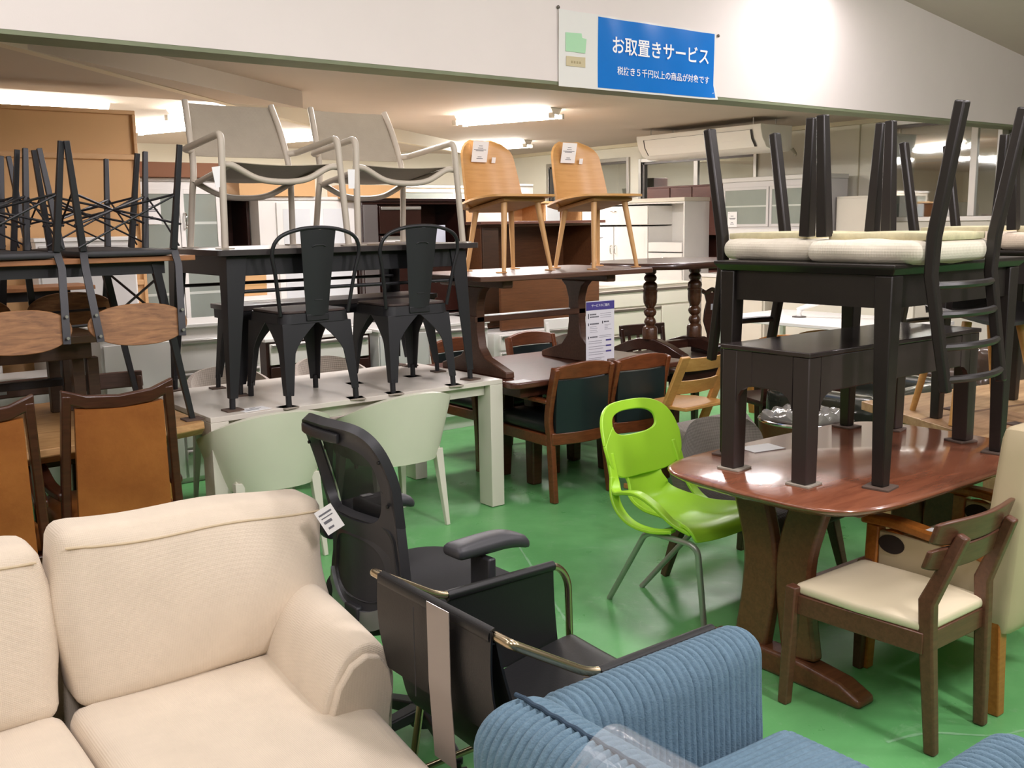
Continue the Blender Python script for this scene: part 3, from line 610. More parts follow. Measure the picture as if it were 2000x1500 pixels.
for i, (cx, cy, w_) in enumerate(((2.195, 4.60, 'left'), (2.785, 4.595, 'right'))):
    for sx in (-1, 1):
        for sy in (-1, 1):
            if (i, sx, sy) == (0, -1, 1) or (sy > 0 and i == 0): continue
            pad(cx+sx*.185, cy+sy*.21, .713, 'pale felt pad under %s %s foot of the %s black metal chair' % ('near' if sy < 0 else 'far', 'left' if sx < 0 else 'right', w_), .085, MCARDL, name='felt_pad')
# beige tubular sling chairs on the black table
MSL = M('taupe painted tube', 'bdb3a3', .45); MSLF = weave('taupe sling mesh', 'a49a89', 900, .7, .15)
def sling_chair(label, loc, rz):
    t = thing('sling_chair', label, 'chair', loc, rz, 'beige sling chairs on the black table'); r = .0165
    for sx in (-1, 1):
        MB().tube(fillet([(sx*.325, .275, 0), (sx*.30, .245, .53), (sx*.305, -.23, .485), (sx*.262, -.25, .48)], .045, 6), r, 12).build('arm_leg', MSL, t)
        o = MB().tube(smoothpath([(sx*.285, -.285, 0), (sx*.272, -.25, .25), (sx*.262, -.235, .40), (sx*.25, -.30, .60), (sx*.235, -.37, .74)], 6), r, 12).build('back_leg', MSL, t)
        m = MB().tube([(sx*.262, .235, .385), (sx*.255, -.225, .32)], .014, 10); m.build('seat_rail', MSL, t)
    for y, z, d in ((.235, .385, .075), (-.225, .32, .075)):
        xr = .31 if y > 0 else .268
        MB().tube(smoothpath([(-xr, y, z), (-.25, y, z-.002), (-.13, y, z-d*.8), (0, y, z-d), (.13, y, z-d*.8), (.25, y, z-.002), (xr, y, z)], 6), .0155, 10).build('cross_tube', MSL, t)
    MB().shell(lambda u, v: (-.255+.51*u, -.225+.46*v, .335+.065*v-.012*math.sin(u*PI)), 10, 8, .003).build('seat_sling', MSLF, t)
    def bk(u, v):
        z = .455+.275*v; yy = -.247-.125*((v)**1.05)
        xr = .251-.014*v; return (-xr+2*xr*u, yy-.03*math.sin(u*PI)*(.6+.4*v), z+(.0))
    MB().shell(bk, 14, 8, .003).build('back_sling', MSLF, t)
    return t
s1 = sling_chair('left beige sling armchair on the black table top', (2.14, 4.83, .72+PZ+.743+.006), PI)
MB().bx(-.026, .026, -.0012, 0, -.095, 0).build('price_tag', MPAPER, s1).matrix_local = Matrix.Translation((.335, .262, .375)) @ Matrix.Rotation(PI, 4, 'Z') @ Matrix.Rotation(-.15, 4, 'Y')
s2 = sling_chair('right beige sling armchair on the black table top', (2.845, 4.83, .72+PZ+.743+.006), PI)
MB().bx(-.026, .026, -.0012, 0, -.095, 0).build('price_tag', MPAPER, s2).matrix_local = Matrix.Translation((.335, .262, .375)) @ Matrix.Rotation(PI, 4, 'Z')
for (nm, cx) in (('left', 2.14), ('right', 2.845)):
    for sx in (-1, 1):
        for (yy, w_) in ((-.275, 'near'), (.285, 'far')): pad(cx+sx*(.325 if yy < 0 else .285), 4.83+yy, 1.47, 'thin felt pad under %s %s foot of the %s beige sling chair' % (w_, 'left' if sx < 0 else 'right', nm), .07, MCARDL, name='felt_pad').scale = (1, 1, .85)
# shell chairs pushed under the white table
MMINT = M('pale mint leatherette', 'd8d9c4', .42, var=.02)
def tub_chair(label, loc, rz, mat, legmat, group, hb=.735, wid=.60):
    t = thing('tub_chair', label, 'chair', loc, rz, group)
    def path(u):   # plan curve from right front round the back to left front
        a = -PI*.02+(PI*1.04)*u
        x = math.cos(a); y = -math.sin(a)
        k = .78
        return (abs(x)**k*(1 if x > 0 else -1)*wid/2, (y if y > 0 else -abs(y)**k)*.27)
    def sh(u, v):
        x, y = path(u); side = abs(2*u-1)
        top = hb-(.13*side**1.7)
        s_ = .70+.30*v**.8
        z = .37+(top-.37)*v
        return (x*s_*1.0, y*(.80+.20*v)-.0, z)
    MB().shell(lambda u, v: sh(1-u, v), 36, 12, .028).build('shell', mat, t, ang=60)
    MB().rbox((0, .04, .405), (wid*.70, .44, .085), .035, 8, (0, 0, .012)).build('seat', mat, t)
    for sx in (-1, 1):
        MB().bar((sx*.205, -.215, 0), (sx*.185, -.165, .41), .022, .022, .045, .045).build('leg', legmat, t, bevel=.003)
        MB().bar((sx*.215, .22, 0), (sx*.185, .19, .38), .022, .022, .042, .042).build('leg', legmat, t, bevel=.003)
    return t
tub_chair('left pale mint tub chair tucked under off-white table', (1.905, 4.46, 0), -.05, MMINT, MWL, 'pale mint tub chairs at the white table')
tub_chair('right pale mint tub chair tucked under off-white table', (2.615, 4.47, 0), .03, MMINT, MWL, 'pale mint tub chairs at the white table')
MGT = weave('taupe chair cloth', 'b5aa9f', 500, .9, .2)
tub_chair('left taupe round-backed chair behind off-white table', (2.20, 5.47, 0), PI, MGT, MWL, 'taupe round-backed chairs behind the white table', .755, .50)
tub_chair('right taupe round-backed chair behind off-white table', (2.86, 5.47, 0), PI, MGT, MWL, 'taupe round-backed chairs behind the white table', .755, .50)
# ------------------------------------------------------------------ far left: stacked tables and upturned oval-back chairs
WTOP = wood('warm plank top', 'a9744a', '94623c', .5, stretch=(2, 10, 10))
RUST = wood('rustic oval back', 'a4754a', '6f4a2c', .55, stretch=(2.2, 16, 16), vs=4)
DK2 = wood('dark walnut table', '46301f', '362417', .45)
t = thing('coffee_table', 'low dark walnut table standing on the slab table', 'table', (.35, 4.80, .7202))
MB().bx(-.95, .87, -.3, .3, .37, .405).build('tabletop', M('dark walnut polished', '4b3628', .18, var=.1, vs=4, coat=.5), t, bevel=.004)
MB().bx(-.9, .83, -.26, .26, .30, .369).build('apron', DK2, t, bevel=.003)
for x in (-.87, .80):
    for y in (-.24, .19): MB().bx(x-.05, x+.0, y, y+.05, 0, .30).build('leg', DK2, t, bevel=.003)
    for y in (-.24, .19): MB().bx(x+.012, x+.06, y, y+.05, 0, .30).build('leg', DK2, t, bevel=.003)
MB().bx(-.82, .76, -.02, .03, .155, .19).build('stretcher', MBLK, t, bevel=.003)
def rod_table(name, label, loc, x0, x1, y0, y1, h, splay=.12, left=True):
    t = thing(name, label, 'table', loc)
    MB().bx(x0, x1, y0, y1, h-.022, h).build('tabletop', WTOP, t, bevel=.003)
    m = MB(); m.bx(x0+.1, x1-.12, y0+.05, y0+.07, h-.075, h-.023).bx(x0+.1, x1-.12, y1-.07, y1-.05, h-.075, h-.023).bx(x1-.14, x1-.12, y0+.07, y1-.07, h-.075, h-.023).bx(x0+.1, x0+.12, y0+.07, y1-.07, h-.075, h-.023); m.build('apron', MBLK, t)
    for (xe, sx) in ((x1-.16, 1), (x0+.16, -1)):
        for (y, sy) in ((y0+.06, -1), (y1-.06, 1)):
            MB().bar((xe+sx*splay, y+sy*.0, 0), (xe, y, h-.03), .022, .022, .034, .034).build('leg', MBLK, t)
        m = MB(); zt_, zb = h-.09, h-.30
        fx = lambda z: xe+sx*splay*(1-z/h)
        m.tube([(fx(zt_), y0+.06, zt_), (fx(zb), y1-.06, zb)], .006, 6); m.tube([(fx(zb), y0+.06, zb), (fx(zt_), y1-.06, zt_)], .006, 6); m.tube([(fx(zb), y0+.06, zb), (fx(zb), y1-.06, zb)], .007, 6); m.build('cross_brace', MBLK, t)
    for y in (y0+.06, y1-.06): MB().tube([(x0+.16, y, h-.30), (x1-.16+.0, y, h-.27)], .007, 6).build('long_rail', MBLK, t)
    return t
rod_table('work_table', 'wood topped table on thin black legs carrying upturned chairs', (0, 0, .7202), .12, 1.585, 4.32, 5.22, .735)
pad(1.545, 4.38, .7202, 'brown cardboard pad on the slab table corner under black leg', .085)
rod_table('high_table', 'wood topped black frame table behind the upturned chairs', (0, 0, 0), -.4, 1.55, 5.78, 6.12, 1.27, .05)
def oval_chair(label, loc, rz):
    t = thing('oval_back_chair', label, 'chair', loc, rz, 'upturned chairs with oval wooden backs', flip=True)
    MB().rbox((0, .0, .448), (.41, .41, .03), .014, 6, (0, 0, .004), fn=lambda o, q: (o.x*(1-.12*max(0, -q[1])), o.y, o.z)).build('seat', M('black seat pad', '2e2e31', .6, var=.15, vs=20), t)
    for sx in (-1, 1):
        MB().bar((sx*.225, .215, 0), (sx*.18, .17, .434), .021, .021, .026, .026).build('leg', MBLK, t, bevel=.002)
        MB().bar((sx*.225, -.235, 0), (sx*.185, -.19, .434), .021, .021, .027, .027).build('leg', MBLK, t, bevel=.002)
        o = MB().path([(sx*.185, -.19, .434), (sx*.19, -.222, .50), (sx*.168, -.275, .80)], .03, .009, up=(0, 1, .2)).build('back_upright', MBLK, t)
        for z in (.69, .775):
            k = (z-.5)/.3; MB().tube([(sx*(.19-.022*k), -.232-.053*k-.004, z), (sx*(.19-.022*k), -.24-.053*k-.004, z)], .0065, 8).build('bolt', MALU, o)
    m = MB(); c = [(.21, .2, .25), (-.21, .2, .25), (-.215, -.215, .25), (.215, -.215, .25)]
    for i, j in ((0, 2), (1, 3)):
        a, b = c[i], c[j]; m.tube([(a[0], a[1], .20), (b[0], b[1], .33)], .0055, 6); m.tube([(a[0], a[1], .33), (b[0], b[1], .20)], .0055, 6)
    for i in range(4):
        a, b = c[i], c[(i+1) % 4]; m.tube([(a[0], a[1], .20), (b[0]*.45+a[0]*.55, b[1]*.45+a[1]*.55, .30), (b[0]*.95, b[1]*.95, .42)], .0045, 6)
    m.build('wire_brace', MBLK, t)
    P = [(.205*math.copysign(abs(math.cos(a))**.85, math.cos(a)), .74+.086*math.sin(a)) for a in [2*PI*k/40 for k in range(40)]]
    secs = []
    for y in (-.012, .0): secs.append([(x, -.245-.16*(z-.62)+y+.03*(x/.2)**2, z) for x, z in P])
    MB().loft(secs).build('backrest', RUST, t, bevel=.003)
    return t
ZT = .7202+.735
oc = oval_chair('upturned oval-back chair, front right on the wood topped table', (1.305, 4.505, ZT+.464), PI)
dup(oc, 'upturned oval-back chair at the picture left edge, front row', (.82, 4.50, ZT+.464), PI+.08)
dup(oc, 'upturned oval-back chair behind right one, its dark back hanging below', (1.30, 5.045, ZT+.464), .03)
dup(oc, 'upturned oval-back chair at left edge, rear row, dark back', (.80, 5.045, ZT+.464), -.05)
# leather high-back armchairs
MLEA = M('tan leather', 'a1622c', .42, col2='84491d', vs=4.5, bump=.25, bs=60)
RWOOD = wood('dark red brown frame', '4a2718', '371b10', .32, coat=.25)
def leather_chair(label, loc, rz):
    t = thing('leather_armchair', label, 'armchair', loc, rz, 'tan leather high-back armchairs')
    H = .985
    def edge(v): return .185+.025*(1-v)
    for sx in (-1, 1):
        MB().path(smoothpath([(sx*.235, -.27, .0), (sx*.215, -.235, .40), (sx*.205, -.24, .62), (sx*.187, -.285, H-.02)], 5), .034, .04, up=(0, 1, 0)).build('rear_post', RWOOD, t, bevel=.006)
        MB().path(smoothpath([(sx*.235, .26, 0), (sx*.235, .24, .28), (sx*.238, .23, .44), (sx*.238, .17, .60)], 4), [.036]*13, [.036]*13, up=(0, 1, 0)).build('front_leg', RWOOD, t, bevel=.006)
        MB().path(smoothpath([(sx*.21, -.235, .565), (sx*.232, -.08, .575), (sx*.242, .06, .625), (sx*.242, .18, .64), (sx*.235, .245, .615)], 5), .05, .032).build('armrest', RWOOD, t, bevel=.01)
    tp = MB(); pts = [(-.205, H), (-.12, H-.028), (0, H-.038), (.12, H-.026), (.205, H+.008)]
    tp.loft([[(x, -.30, z-.052), (x, -.268, z-.052), (x, -.272, z), (x, -.305, z)] for x, z in pts]); tp.build('crest_rail', RWOOD, t, bevel=.006)
    def panel(y0):
        return lambda u, v: ((u-.5)*2*(.192-.018*v)*.93, y0-.245-.045*max(0, v-.25)-.003*math.sin(u*PI), .30+(H-.075-.30)*v-(.012*math.sin(u*PI)*v))
    MB().shell(panel(-.006), 14, 16, .03).build('back_panel', MLEA, t)
    MB().rbox((0, .02, .42), (.46, .48, .10), .04, 8, (0, 0, .015)).build('seat', MLEA, t)
    MB().prism(rrect(-.24, .24, -.24, .265, .04), 'z', .30, .375).build('seat_frame', RWOOD, t, bevel=.006)
    m = MB()
    for sx in (-1, 1):
        for k in range(16): m.lathe([(.0045, -.002), (.003, .003), (.0005, .004)], (sx*.238, -.2+.027*k, .385), 6)
    m.build('nail_trim', M('brass nails', 'a88b55', .3, .9), t)
    return t
leather_chair('tan leather high-back armchair beside the sofa right cushion', (1.115, 4.20, 0), -.05)
leather_chair('tan leather high-back armchair cut by the left picture edge', (.585, 4.15, 0), 0.0)
# plain dark chair backs on the far side of the slab table
def rail_chair(name, label, loc, rz, mat, H=.80, group=None, slats=1, w_=.21, seatm=None):
    t = thing(name, label, 'chair', loc, rz, group)
    MB().rbox((0, 0, .43), (.42, .42, .045), .015, 4).build('seat', seatm or mat, t)
    for sx in (-1, 1):
        MB().path([(sx*.19, -.21, 0), (sx*.19, -.18, .43), (sx*w_*.95, -.24, H-.03)], .03, .03, up=(0, 1, 0)).build('rear_leg', mat, t, bevel=.004)
        MB().bar((sx*.185, .19, 0), (sx*.185, .18, .41), .026, .026, .034, .034).build('leg', mat, t, bevel=.003)
    m = MB(); Z = H
    m.loft([[(x, -.235-.03*math.cos(x*6), Z-.09), (x, -.215-.03*math.cos(x*6), Z-.09), (x, -.222-.03*math.cos(x*6), Z), (x, -.242-.03*math.cos(x*6), Z)] for x in [-w_-.01+(2*w_+.02)*k/10 for k in range(11)]])
    m.build('top_rail', mat, t, bevel=.006)
    if slats > 1:
        for k in range(slats):
            x = -.13+.26*k/(slats-1); MB().bar((x*.9, -.19, .45), (x, -.235, Z-.085), .025, .01).build('slat', mat, t)
    return t
BRN = wood('plain brown frame', '5e4032', '4c3226', .45)
rc = rail_chair('side_chair', 'brown chair with white sticker beyond the slab table', (1.16, 5.42, 0), PI, BRN, .80)
o = MB().bx(.13, .165, -.2145, -.2135, .735, .775).build('sticker', M('grey sticker', 'aeb0b4', .6), rc)
rail_chair('side_chair', 'brown chair half hidden behind the tan leather chair', (1.52, 5.46, 0), PI, BRN, .785)
# ------------------------------------------------------------------ red-brown dining set with trestle table and plywood chairs on top
RED = wood('red brown table wood', '5b3326', '452418', .3, coat=.3)
CHR = wood('cherry chair frame', '7a4426', '5c301a', .32, coat=.2)
TRS = wood('trestle brown', '5e4030', '4a3023', .42)
MTEAL = M('dark teal leather', '1d2a2c', .35, var=.1, vs=5)
t = thing('dining_table', 'red-brown dining table under the trestle table and sign', 'table', (3.995, 4.77, 0))
MB().prism(rrect(-.70, .70, -.50, .50, .05), 'z', .665, .70).build('tabletop', RED, t, bevel=.008, seg=3)
MB().bx(-.60, .60, -.42, .42, .60, .664).build('apron', RED, t, bevel=.004)
for x in (-.28, .28):
    for y in (-.14, .14): MB().bar((x*1.05, y*1.1, 0), (x, y, .60), .07, .07, .09, .09).build('leg', RED, t, bevel=.01)
t = thing('trestle_table', 'low brown trestle table standing on the red-brown table', 'table', (3.76, 4.77, .70))
MB().prism([(-.58, -.36), (-.50, -.40), (.70, -.40), (.74, -.36), (.74, .36), (.70, .40), (-.50, .40), (-.58, .36)], 'z', .555, .585).build('tabletop', TRS, t, bevel=.005)
for x in (-.36, .43):
    MB().bx(x-.035, x+.035, -.32, .32, .51, .554).build('top_beam', TRS, t, bevel=.008)
    pr_ = [(-.325, 0), (.325, 0), (.325, .035), (.12, .10), (.065, .16), (.05, .25), (.05, .40), (.075, .47), (.12, .51), (-.12, .51), (-.075, .47), (-.05, .40), (-.05, .25), (-.065, .16), (-.12, .10), (-.325, .035)]
    MB().prism(pr_, 'x', x-.03, x+.03).build('trestle', TRS, t, bevel=.006)
MB().bx(-.40, .47, -.05, .05, .30, .335).build('stretcher', TRS, t, bevel=.004)
o = MB().bx(-.06, .06, -.04, .04, 0, .0012).build('price_card', MPAPER); o.location = (3.375, 4.33, .7003); tag(o, 'white price card on the corner of the red-brown table', 'price card')
# service sign
t = thing('sign_board', 'white upright service sign with purple header on red-brown table', 'sign', (4.105, 4.46, .7003))
MB().bx(-.115, .115, 0, .004, 0, .40).build('board', M('acrylic sign white', 'dcdce2', .25), t)
MB().bx(-.115, .115, -.0012, -.0002, .345, .395).build('header', M('purple ink', '4b4488', .4), t)
text_mesh('heading', 'サービスのご案内', .0185, M('banner white ink', 'f6f8fa'), t, (0, -.0018, .371), 0, 'CENTER')
m = MB(); pu = MB(); rn = random.Random(3)
def dashes(mb, x0, x1, z, h, cw):
    x = x0
    while x < x1: mb.bx(x, min(x1, x+cw*.7), -.0009, -.0002, z, z+h); x += cw
for (x, z, n) in ((-.085, .315, 5), (-.085, .300, 7), (-.085, .258, 7), (.03, .266, 4), (-.085, .178, 6)):
    dashes(m, x, x+n*.0105, z, .008, .0105); m.bx(x-.016, x-.009, -.0009, -.0002, z-.006, z+.010)
fx_ = MB()
for z in (.321, .309, .297): dashes(fx_, 0, .09, z, .003, .006)
for z in (.243, .233, .221, .211): dashes(fx_, -.085, -.02+rn.uniform(-.02, .01), z, .003, .006)
for z in (.250, .241, .231, .222): dashes(fx_, .035, .08+rn.uniform(-.02, .02), z, .003, .006)
for z in (.186, .176): dashes(fx_, -.01, .09, z, .003, .006)
for z in (.155, .142, .122, .108, .088, .074, .052, .042, .032, .022): dashes(fx_, -.095, .03+rn.uniform(-.03, .02), z, .004, .007)
for z in (.152, .118, .084): pu.bx(.045, .09, -.0009, -.0002, z, z+.010)
m.build('bold_print', M('sign black ink', '3c3c46', .6), t, smooth=False); fx_.build('fine_print', M('sign grey ink', '9a9aa4', .6), t, smooth=False); pu.build('price_bar', M('purple ink', '4b4488', .4), t, smooth=False)
# plywood chairs
PLY = wood('oak plywood shell', 'cf9f63', 'c19053', .38, stretch=(1.2, 1.2, 16), vs=4); PLYL = wood('oak leg', 'd0a46e', 'c39660', .45, stretch=(8, 8, 1.5))
def ply_chair(label, loc, rz):
    t = thing('plywood_chair', label, 'chair', loc, rz, 'oak plywood chairs on the trestle table')
    def bk(u, v):
        a = (u-.5)*2; wv = .225-.035*v**1.5
        # rounded top corners
        tv = v
        if v > .72: wv *= math.sqrt(max(.0, 1-((v-.72)/.30)**2.6))
        x = a*wv; y = -.175-.085*v+.075*(abs(a)**2.2)*(wv/.22); z = .375+.405*v
        return (x, y, z)
    b = MB().shell(lambda u, v: bk(u, v), 20, 18, .014).build('backrest', PLY, t, ang=60)
    def st(u, v):
        a = (u-.5)*2; k = v
        w_ = (.225+.03*math.sin(k*PI)) if k < .75 else (.245*math.sqrt(max(0.02, 1-((k-.75)/.262)**2.4)))
        x = a*w_; y = -.20+.45*k
        z = .432+.028*abs(a)**2.5*(1-k)-.078*(1-k)**1.7+.006*k
        return (x, y, z)
    MB().shell(lambda u, v: st(1-u, v), 16, 16, .013).build('seat', PLY, t, ang=60)
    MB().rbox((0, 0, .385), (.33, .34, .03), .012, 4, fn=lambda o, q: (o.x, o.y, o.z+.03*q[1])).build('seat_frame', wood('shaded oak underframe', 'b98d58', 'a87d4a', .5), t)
    for sx in (-1, 1):
        MB().tube([(sx*.185, .185, 0), (sx*.13, .13, .40)], [.0125, .019], 12).build('leg', PLYL, t)
        MB().tube([(sx*.185, -.165, 0), (sx*.135, -.12, .385)], [.0125, .019], 12).build('leg', PLYL, t)
    x0 = -.02; tg = []
    o = MB().bx(-.105, .015, -.001, 0, 0, .125).build('price_card', MPAPER, t, smooth=False)
    m = MB()
    for (a, bq, z) in ((-.06, -.03, .095), (-.065, -.025, .082), (-.095, 0, .072), (-.08, -.02, .066), (-.06, -.03, .03), (-.068, -.02, .02)): m.bx(a, bq, -.0016, -.0011, z, z+.0035)
    m.build('print', MINK, o, smooth=False)
    o.matrix_local = Matrix.Translation((.06, -.252+.02, .655)) @ Matrix.Rotation(PI, 4, 'Z') @ Matrix.Rotation(.22, 4, 'X') @ Matrix.Translation((.06, -.03, 0))
    o2 = MB().bx(0, .03, -.001, 0, 0, .035).build('tag', MPAPER, t, smooth=False); o2.matrix_local = Matrix.Translation((-.055, -.205, .645)) @ Matrix.Rotation(PI, 4, 'Z') @ Matrix.Rotation(.22, 4, 'X')
    return t
pc = ply_chair('left oak plywood chair standing on the trestle table', (3.695, 4.84, 1.285+PZ), PI+.05)
dup(pc, 'right oak plywood chair standing on the trestle table', (4.28, 4.70, 1.285+PZ), PI+.02)
for nm, cx, cy in (('left', 3.695, 4.84), ('right', 4.28, 4.70)):
    for sx in (-1, 1):
        for sy in (-1, 1):
            o = MB().lathe([(.001, 0), (.032, 0), (.034, .003), (.03, .0065), (.001, .007)], (0, 0, 0), 18).build('felt_disc', M('tan felt', 'b98a5a', .9)); o.location = (cx+sx*.184, cy+(-.18 if sy < 0 else .165), 1.285)
            tag(o, 'tan felt disc under the %s %s foot of %s plywood chair' % ('near' if sy < 0 else 'far', 'left' if sx < 0 else 'right', nm), 'pad', 'felt discs under the plywood chairs')
# armchairs around the red-brown table
def cherry_chair(label, loc, rz, arms=True):
    t = thing('padded_armchair', label, 'armchair', loc, rz, 'cherry armchairs with dark teal leather')
    H = .80
    for sx in (-1, 1):
        MB().path(smoothpath([(sx*.21, -.275, 0), (sx*.20, -.235, .34), (sx*.205, -.225, .5), (sx*.20, -.285, H-.03)], 5), .032, .05, up=(0, 1, 0)).build('rear_post', CHR, t, bevel=.006)
        MB().path(smoothpath([(sx*.235, .28, 0), (sx*.235, .27, .3), (sx*.235, .25, .45), (sx*.235, .235, .575)], 4), [.034]*13, [.04]*13, up=(0, 1, 0)).build('front_leg', CHR, t, bevel=.005)
        MB().path(smoothpath([(sx*.205, -.225, .575), (sx*.235, -.05, .585), (sx*.245, .12, .59), (sx*.235, .275, .575)], 5), .045, .024).build('armrest', CHR, t, bevel=.007)
    m = MB(); pts = [(-.21+.42*k/12) for k in range(13)]
    cy = lambda x, z: -.25-.035*math.cos(x/.21*PI/2)-.075*max(0, (z-.45))**1.2
    m.loft([[(x, cy(x, .7)-.014, .705), (x, cy(x, .7)+.012, .705), (x, cy(x, .8)+.006, H-.03*(x/.21)**2), (x, cy(x, .8)-.02, H-.03*(x/.21)**2)] for x in pts]); m.build('crest_rail', CHR, t, bevel=.006)
    MB().shell(lambda u, v: ((u-.5)*.37, cy((u-.5)*.37, .4+.3*v), .40+.30*v), 12, 10, .03).build('back_panel', MTEAL, t)
    m = MB(); m.loft([[(x, cy(x, .36)-.014, .33), (x, cy(x, .36)+.012, .33), (x, cy(x, .4)+.012, .40), (x, cy(x, .4)-.014, .40)] for x in pts]); m.build('lower_rail', CHR, t, bevel=.005)
    MB().rbox((0, .02, .425), (.43, .49, .09), .035, 8, (0, 0, .02)).build('seat', M('black leather', '1b1d1f', .28, var=.1, vs=4), t)
    MB().prism(rrect(-.22, .22, -.24, .265, .04), 'z', .32, .385).build('seat_frame', CHR, t, bevel=.006)
    return t
ch = cherry_chair('near left cherry armchair with dark back at red-brown table', (3.735, 4.47, 0), -.04)
dup(ch, 'near right cherry armchair behind the green chair', (4.20, 4.47, 0), -.03)
dup(ch, 'far right cherry armchair beside the sign, facing us', (4.455, 5.30, 0), PI)
dup(ch, 'far left cherry armchair beyond the off-white table corner', (3.86, 5.36, 0), PI)
o = MB().bx(-.03, .03, -.0006, 0, -.03, .03).build('paper_tag', MPAPER); o.location = (4.33, 4.152, .34); tag(o, 'small white paper on rear of near right cherry armchair', 'paper')
o = rail_chair('white_chair', 'white plastic chair half hidden behind the service sign', (5.42, 6.1, 0), PI-.1, MWHITE, .78)
# turned-leg table on a second dark table
DRK = wood('old dark oak', '55351f', '3a2213', .3, coat=.35); DRK2 = wood('dark mahogany', '3f2319', '2a1610', .3, coat=.35)
t = thing('dark_table', 'dark mahogany table under the upturned turned-leg table', 'table', (5.32, 4.9, 0))
MB().prism(rrect(-.55, .62, -.42, .42, .08), 'z', .575, .61).build('tabletop', DRK2, t, bevel=.01, seg=3)
MB().bx(-.45, .5, -.34, .34, .50, .574).build('apron', DRK2, t)
for x in (-.42, .47):
    for y in (-.31, .31): MB().bar((x, y, 0), (x, y, .5), .04, .04, .06, .06).build('leg', DRK2, t, bevel=.004)
t = thing('turned_leg_table', 'dark oak table on two turned pillars and arched feet', 'table', (5.3, 5.0, .611))
P = [(.62*math.copysign(abs(math.cos(a))**.75, math.cos(a)), .43*math.copysign(abs(math.sin(a))**.75, math.sin(a))) for a in [2*PI*k/48 for k in range(48)]]
m = MB(); m.loft([[(x*.985, y*.98, .635) for x, y in P], [(x, y, .648) for x, y in P], [(x, y, .665) for x, y in P], [(x*.992, y*.99, .672) for x, y in P], [(x*.98, y*.975, .68) for x, y in P]]); m.build('tabletop', DRK2, t, bevel=.003)
prof = [(.001, .13), (.052, .13), (.052, .20), (.046, .215), (.03, .225), (.036, .235), (.042, .25), (.036, .27), (.024, .285), (.038, .30), (.045, .32), (.04, .335), (.026, .35), (.036, .365), (.046, .39), (.048, .42), (.048, .46), (.052, .465), (.052, .475), (.044, .48), (.05, .50), (.046, .52), (.03, .535), (.042, .55), (.044, .565), (.036, .58), (.03, .585), (.034, .59), (.042, .60), (.042, .634), (.001, .634)]
for x, y in ((-.20, .02), (.13, -.10)):
    m = MB(); m.lathe([(r * (1.04 if r > .01 else 1), z) for r, z in prof], (x, y, 0), 20); m.build('pillar', DRK, t, ang=50)
for (x, rz_) in ((-.20, 0), (.13, 0)):
    y0 = .02 if x < 0 else -.10
    pp = [(-.36, .0), (-.27, .0), (-.12, .04), (0, .055), (.12, .04), (.27, 0), (.36, 0), (.34, .045), (.2, .10), (.08, .132), (-.08, .132), (-.2, .10), (-.34, .045)]
    MB().prism([(p[0], p[1]) for p in pp], 'x', x-.035, x+.035).build('arched_foot', DRK2, t, bevel=.008).location = (0, y0, 0)
MB().bx(-.17, .10, -.07, -.02, .05, .11).build('stretcher', DRK2, t, bevel=.005)
def curved_chair(name, label, loc, rz, mat, H, group=None, z=0):
    return rail_chair(name, label, loc, rz, mat, H, group, 4)
curved_chair('dark_chair', 'dark slatted chair pushed to the far side of dark table', (5.62, 5.42, 0), PI-.15, DRK2, .76, 'dark slatted chairs round the dark table')
curved_chair('dark_chair', 'dark slatted chair left of the turned pillar table', (5.02, 5.5, 0), PI+.4, DRK2, .73, 'dark slatted chairs round the dark table')
curved_chair('dark_chair', 'dark slatted chair behind the pale wood child chair', (5.22, 4.02, 0), -.35, DRK2, .74, 'dark slatted chairs round the dark table')
curved_chair('dark_chair', 'dark slatted chair seen between the two bench legs', (5.82, 4.1, 0), PI-.3, DRK2, .74, 'dark slatted chairs round the dark table')
# carved vase-back chair standing on the dark table end
t = thing('splat_chair', 'dark carved chair with vase-shaped splat and white sticker', 'chair', (5.69, 4.82, .611), PI-.1)
MB().rbox((0, 0, .02), (.40, .34, .05), .015, 4).build('seat', DRK2, t)
for sx in (-1, 1):
    MB().tube(smoothpath([(sx*.13, -.13, .04), (sx*.155, -.14, .15), (sx*.20, -.15, .30), (sx*.20, -.155, .38), (sx*.17, -.155, .43)], 5), .016, 8).build('back_post', DRK2, t)
MB().tube(smoothpath([(-.185, -.155, .41), (-.12, -.16, .448), (-.06, -.16, .43), (0, -.16, .45), (.06, -.16, .43), (.12, -.16, .448), (.185, -.155, .41)], 5), .017, 8).build('crest', DRK2, t)
vv = [(.04, .04), (.045, .12), (.085, .22), (.075, .30), (.055, .36), (.08, .43)]
MB().prism([(x, z) for x, z in vv]+[(-x, z) for x, z in reversed(vv)], 'y', -.165, -.15).build('splat', DRK2, t, bevel=.003)
MB().bx(-.03, .02, -.1495, -.1485, .30, .345).build('sticker', M('grey sticker', 'aeb0b4', .6), t)
